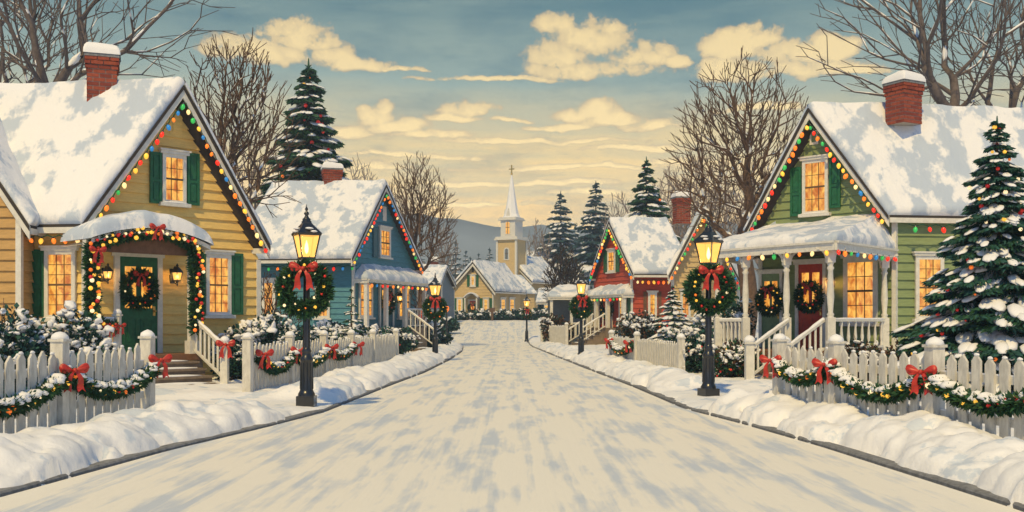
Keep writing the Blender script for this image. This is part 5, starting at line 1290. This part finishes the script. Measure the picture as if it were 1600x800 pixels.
def bush(name, label, x, y, z0, rx, ry, rz_, seed, fm=('leaf_dark', 'needle_blue'), n=2600, leaf=.07, snow=60, sr=.10, stems=8, group=None, berries=0, cat='bush', pad=.4):
    n = int(n*1.5)
    rng = np.random.default_rng(seed); th = thing(name, label, cat, (x, y, z0), 0, group)
    k = 9; C = np.column_stack([rng.uniform(-.6, .6, k)*rx, rng.uniform(-.6, .6, k)*ry, rng.uniform(.25, .68, k)*rz_]); C[0] = (0, 0, rz_*.5)
    S = np.column_stack([rx*rng.uniform(.38, .55, k), ry*rng.uniform(.4, .6, k), rz_*rng.uniform(.28, .40, k)])
    ci = rng.integers(0, k, n); v = rng.normal(size=(n, 3)); v /= np.linalg.norm(v, axis=1)[:, None]; rr = rng.random(n)**.35
    c = C[ci]+v*S[ci]*rr[:, None]; c[:, 2] = np.maximum(c[:, 2], .02)
    d = v+rng.normal(size=(n, 3))*.6; d /= np.linalg.norm(d, axis=1)[:, None]; w = np.cross(d, rng.normal(size=(n, 3))); w /= np.linalg.norm(w, axis=1)[:, None]
    L_ = leaf*(.6+.9*rng.random(n))[:, None]; Q = np.stack([c, c+d*L_*.5+w*L_*.34, c+d*L_, c+d*L_*.5-w*L_*.34], 1)
    mb = MB(); sel = rng.random(n) < .6; mb.quads(Q[sel], 0); mb.quads(Q[~sel], 1); obj('foliage', mb, list(fm), th, True)
    st_ = MB()
    for i in range(stems):
        t_ = C[rng.integers(0, k)]+rng.normal(size=3)*.3*S[0]; t_[2] = abs(t_[2])+rz_*.35; st_.tube([(rng.normal()*.06, rng.normal()*.06, -.2), t_*.5+rng.normal(size=3)*.05, t_], [.02, .014, .005], 4)
    obj('stem', st_, 'bark', th, True)
    sn = MB()
    for i in range(snow):
        j = rng.integers(0, k); v = rng.normal(size=3); v[2] = abs(v[2])*.9+.12; v[1] -= .5; v /= np.linalg.norm(v); c = C[j]+v*S[j]*.98; r_ = sr*(.45+.9*rng.random())
        for q in range(4):
            r2 = r_*(.35+.35*rng.random()); vv, ff = ICO2; vv = vv*(1+.7*(rng.random((len(vv), 1))-.5))*np.array([r2*(.9+.6*rng.random()), r2*(.7+.4*rng.random()), r2*.5]); Rm = np.array(Matrix.Rotation(rng.normal()*.5, 3, 'X')@Matrix.Rotation(rng.normal()*.5, 3, 'Y')@Matrix.Rotation(rng.random()*6, 3, 'Z'))
            sn.add(vv@Rm.T+c+rng.normal(size=3)*r_*np.array([.6, .4, .3]), ff, 0, True)
    if snow: obj('snow_clumps', sn, 'snow', th, True)  # lumps of snow resting on the bush, leaves are a separate mesh
    for i in range(berries):
        j = rng.integers(0, k); v = rng.normal(size=3); v[1] = -abs(v[1]); v /= np.linalg.norm(v); ornament(th, C[j]+v*S[j]*1.02, .022+.01*rng.random(), int(rng.choice([0, 4, 1])), (0, 0, 0))
    return th
def gpos(px, d): p = PX(px, d); return p[0], p[1], ground_z(*p)
# spruces
g_s = 'snowy spruce trees'
x, y, z = gpos(1558, 18.6); conifer('spruce_tree', 'great snow laden spruce with red ornaments beside the green house', x, y, z, zat(190, 18.6)-z, 1.9, 31, 'needle_blue', 'needle', 26, 1.0, 95, 3.6, ornr=.03, pad=.85, hang=.42, shape=.98)
x, y, z = gpos(1051, 36); conifer('spruce_tree', 'small snowy spruce in the yard of the red house', x, y, z, zat(447, 36)-z, .98, 32, 'needle_blue', 'needle', 14, 1.1, 14, 3.0, ornr=.035, pad=1.5, hang=.35)
x, y, z = gpos(482, 64); conifer('spruce_tree', 'tall dark green spruce with lights behind the blue house chimney', x, y, z, zat(100, 64)-z, 4.7, 33, 'needle', 'needle', 28, 1.2, 70, 4.2, ornr=.09, pad=1.1)
x, y, z = gpos(1010, 85); conifer('spruce_tree', 'dark green spruce rising behind the red house roof', x, y, z, zat(250, 85)-z, 4.2, 34, 'needle', 'needle', 22, .8, 20, 3, ornr=.1, pad=1.2)
for i, (px, d, py, rr, lb) in enumerate(((876, 150, 302, 5.4, 'tall blue-grey spruce behind the long roof, nearer the steeple'), (931, 140, 286, 5.6, 'tallest hazy blue spruce, between the dark round tree and the red house'))):
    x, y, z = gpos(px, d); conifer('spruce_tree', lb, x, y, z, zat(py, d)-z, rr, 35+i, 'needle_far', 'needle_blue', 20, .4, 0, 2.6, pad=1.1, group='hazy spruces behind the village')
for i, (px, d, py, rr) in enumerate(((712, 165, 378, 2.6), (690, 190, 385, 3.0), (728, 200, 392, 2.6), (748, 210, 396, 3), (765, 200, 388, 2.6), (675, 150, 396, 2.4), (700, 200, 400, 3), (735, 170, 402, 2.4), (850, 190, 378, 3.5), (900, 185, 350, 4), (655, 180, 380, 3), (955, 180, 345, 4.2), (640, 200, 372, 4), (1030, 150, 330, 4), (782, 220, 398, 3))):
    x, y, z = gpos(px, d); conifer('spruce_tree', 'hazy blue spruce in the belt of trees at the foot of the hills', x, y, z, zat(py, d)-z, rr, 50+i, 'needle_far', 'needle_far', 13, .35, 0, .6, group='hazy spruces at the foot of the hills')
# bare trees
def bt(label, px, d, py, seed, name='bare_tree', z1=None, **k):
    x, y, z = gpos(px, d); return baretree(name, label, x, y, z, (zat(py, d)-z) if z1 is None else z1, seed, **k)
bt('bare brown tree with snow on its forks rising behind the yellow house gable', 368, 36, 52, 61, n=800, cw=2.1, r0=.23, zc=.40, bal=.40, tip=.013)
bt('broad rounded bare tree behind the green house gable', 1165, 44, 86, 62, n=1050, cw=3.2, r0=.32, zc=.36, bal=.45, tip=.014)
bt('dark bare tree with thick snowy limbs left of the yellow house chimney', 75, 32, 0, 63, z1=16, fm='bark_grey', n=460, cw=4.6, r0=.24, zc=.50, bal=.5, tip=.011, snmin=.03, cx=.8)
bt('slimmer bare tree behind the snowy roof at the frame edge', 24, 38, 0, 64, z1=15, fm='bark_grey', n=360, cw=3.0, r0=.2, zc=.5, bal=.4, tip=.014, lean=(-.04, 0))
bt('bare tree with thick snowy limbs behind the green house chimney', 1508, 36, 0, 65, z1=16.5, fm='bark_grey', n=440, cw=4.6, r0=.26, zc=.5, bal=.5, tip=.012, snmin=.03, lean=(-.03, 0), cx=-1.0)
bt('leaning bare tree above the top of the great spruce', 1556, 38, 0, 66, z1=16, fm='bark_grey', n=320, cw=3.4, r0=.20, zc=.5, bal=.5, tip=.012, snmin=.03, lean=(.06, 0), cx=1.0)
bt('bare tree with a round crown behind the blue house gable', 652, 64, 242, 67, n=900, cw=2.35, r0=.24, zc=.36, bal=.45, tip=.016, snow=False)
bt('small dark round bare tree dusted with snow before the long house', 882, 78, 384, 68, fm='bark_dark', n=800, cw=1.6, r0=.17, zc=.28, bal=.5, tip=.022, snmin=.045)
for i, (px, d, py, s_, cw_) in enumerate(((562, 115, 243, 'pale distant bare tree between the tall spruce and the round bare tree', 2.6), (968, 130, 300, 'pale distant bare tree between two spruces', 2.6), (842, 140, 345, 'pale distant bare tree beside the steeple', 2.2),
        (1075, 95, 240, 'brown hazy bare tree behind the pale yellow house', 3.4), (1105, 88, 232, 'hazy bare tree above the brick chimney of the pale yellow house', 3.2), (1050, 105, 262, 'pale thin bare tree right of the dark green spruce', 3.0), (1135, 92, 250, 'hazy bare tree behind the broad rounded bare tree', 3.2),
        (335, 60, 190, 'thin hazy bare tree behind the yellow house gable', 2.2), (402, 70, 200, 'thin hazy bare tree between the yellow gable and tall spruce', 2.2), (430, 75, 240, 'low hazy bare tree behind the tall spruce', 2.4), (1195, 80, 235, 'hazy bare tree behind the green gable', 2.6), (690, 120, 350, 'small hazy bare tree above the grey house', 2.6), (620, 110, 300, 'low hazy bare tree beside the round bare tree', 2.6), (1020, 120, 300, 'low pale bare tree behind the red roof', 2.8))):
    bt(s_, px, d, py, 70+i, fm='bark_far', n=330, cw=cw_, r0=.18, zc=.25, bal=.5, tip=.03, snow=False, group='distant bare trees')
bt('small dark bare sapling by the blue house porch corner', 654, 52, 0, 90, name='bare_sapling', z1=3.4, n=60, cw=.7, r0=.05, zc=.35, tip=.012, snow=False, cat='sapling')
# bushes
def bs(label, px, d, rx, rz_, seed, **k):
    x, y, z = gpos(px, d); return bush(k.pop('name', 'bush'), label, x, y, z-.05, rx, k.pop('ry', rx*.7), rz_, seed, **k)
bs('big dark evergreen bush heaped with snow before the side window of the yellow house', 62, 18.3, 1.25, 1.75, 101, n=5200, leaf=.09, snow=150, sr=.12)
bs('dark snowy bush at the frame edge beside the yellow house', -10, 17.2, .9, 1.75, 102, n=3000, leaf=.09, snow=80, sr=.11)
bs('small evergreen bush by the yellow porch railing', 128, 20, .6, 1.2, 103, n=1600, leaf=.07, snow=26, sr=.09)
bs('snow laden blue-green bush between the yellow house steps and the garlanded fence', 402, 24.5, 1.0, 1.62, 104, n=4200, leaf=.09, snow=110, sr=.13)
bs('dark bush under the shuttered window by the yellow house steps', 365, 24.2, .6, 1.1, 105, n=1600, leaf=.08, snow=26, sr=.10)
bt('tangled bare brown shrub before the blue house side window', 425, 36, 0, 106, name='bare_shrub', z1=3.0, fm='leaf_brown', n=420, cw=1.1, r0=.06, zc=.05, bal=.6, tip=.010, snow=False, cat='shrub')
bs('dark bush with snow at the left end of the blue house hedge', 470, 34, 1.4, 1.25, 107, n=3000, leaf=.11, snow=50, sr=.13)
bs('conical topped snowy bush before the blue house corner', 545, 40, 1.6, 1.35, 108, n=3600, leaf=.12, snow=90, sr=.16)
x, y, z = gpos(549, 38.5); conifer('spruce_tree', 'little dark spruce sapling by the blue house corner', x, y, z, 2.6, .6, 109, 'needle', 'needle_blue', 9, .6, 0, .8, cat='spruce sapling')
bs('round green bush with lights beside the blue house steps', 604, 42, 1.3, 1.25, 110, n=2600, leaf=.12, snow=40, sr=.14, berries=8)
bs('low bush at the fence end by the blue house steps', 627, 44, .75, .95, 111, n=1500, leaf=.11, snow=18, sr=.13)
bs('tall snowy bush beyond the blue house steps', 664, 55, 1.0, 1.7, 112, n=2400, leaf=.14, snow=50, sr=.16)
bs('low blue-green bush beside the kerb beyond the blue house', 683, 56, .75, .9, 113, n=1400, leaf=.14, snow=16, sr=.15)
bs('leafy bush with red berries and snow at the foot of the white porch', 1142, 26.0, .8, 1.05, 114, n=3200, leaf=.08, snow=70, sr=.10, fm=('needle', 'leaf_brown'), berries=14)
bs('dark bush with red berries behind the lamp by the green house', 1082, 28.5, .75, 1.25, 115, n=2800, leaf=.09, snow=50, sr=.12, berries=10)
bs('snow covered blue bush between the small spruce and the green house', 1098, 33, .85, 1.85, 116, n=2600, leaf=.10, snow=90, sr=.16)
bs('dark evergreen bush on the far side of the white porch', 1150, 31.5, .9, 2.2, 117, n=2600, leaf=.1, snow=50, sr=.12)
bs('reddish brown bush dusted with snow below the green house window', 1372, 21.4, 1.15, 1.12, 118, n=3600, leaf=.08, snow=60, sr=.075, fm=('leaf_brown', 'leaf_dark'), stems=26)
bs('brown snowy bush between the porch and the great spruce', 1440, 21.0, .9, 1.25, 119, n=2600, leaf=.08, snow=44, sr=.08, fm=('leaf_brown', 'leaf_dark'), stems=22)
bs('small dark green bush beside the porch steps of the green house', 1310, 21.8, .5, .82, 120, n=1400, leaf=.07, snow=16, sr=.08)
bs('snow speckled brown bush below the red house side window', 1000, 50, 1.6, 2.0, 121, n=2600, leaf=.13, snow=80, sr=.13, fm=('leaf_dark', 'leaf_brown'), stems=20)
bs('red-brown bush beside the small weathered fence', 872, 64, 1.15, 2.0, 122, n=2200, leaf=.15, snow=26, sr=.15, fm=('leaf_brown', 'leaf_dark'))
bs('low dark bush by the red house steps', 977, 52, .7, 1.1, 123, n=1200, leaf=.12, snow=16, sr=.13)
bs('hedge bush with snow at the left corner of the cream cottage', 714, 102, 1.1, 1.0, 124, n=1400, leaf=.2, snow=30, sr=.22)
for i, (px, lb) in enumerate(((756, 'snowy bush under the right front window of the cream cottage'), (776, 'snowy bush at the near corner of the cream cottage'), (796, 'snowy bush under the side windows of the cream cottage'), (820, 'snowy bush before the church wall'), (845, 'snowy bush at the wall of the small blue-grey cottage'))):
    bs(lb, px, 102, 1.3, 1.05, 125+i, n=1400, leaf=.2, snow=34, sr=.22)
bs('dark snowy bush in front of the hazy grey house', 690, 84, 1.4, 1.5, 131, n=1500, leaf=.2, snow=20, sr=.2)
# red door lantern post and small sign post far away
p = PX(659, 60); th = thing('lantern_post', 'thin dark red lantern post beyond the blue house porch', 'lantern post', (*p, .1)); m_ = MB(); m_.tube([(0, 0, -.3), (0, 0, 1.5)], .05, 6); obj('post', m_, 'red_paint', th, True)
m_ = MB(); m_.lathe([(.02, 1.5), (.16, 1.65), (.2, 1.9), (.05, 2.15), (.01, 2.3)], 6, smooth=False); obj('lantern_shade', m_, 'red_paint', th, True)
p = PX(769, 100); z = float(T(100)); th = thing('post', 'short dark post on the snow before the cream cottage', 'post', (*p, z)); m_ = MB(); m_.box(-.12, .12, -.12, .12, -.2, 1.1).box(-.28, .28, -.10, .0, .85, 1.25); obj('board', m_, 'bark', th, True)
# haze
hz = bpy.data.meshes.new('haze'); q = MB(); q.box(-320, 320, -45, 440, -2, 48); hz = q.mesh('haze', [])

hm = bpy.data.materials.new('haze'); hm.use_nodes = True; t = hm.node_tree; t.nodes.clear(); o_ = t.nodes.new('ShaderNodeOutputMaterial'); v_ = t.nodes.new('ShaderNodeVolumePrincipled')
v_.inputs['Color'].default_value = (.62, .80, 1.0, 1); v_.inputs['Density'].default_value = HAZE; v_.inputs['Anisotropy'].default_value = .1; t.links.new(v_.outputs[0], o_.inputs[1])
hz.materials.append(hm); ho_ = bpy.data.objects.new('haze', hz); col.objects.link(ho_); ho_['kind'] = 'stuff'
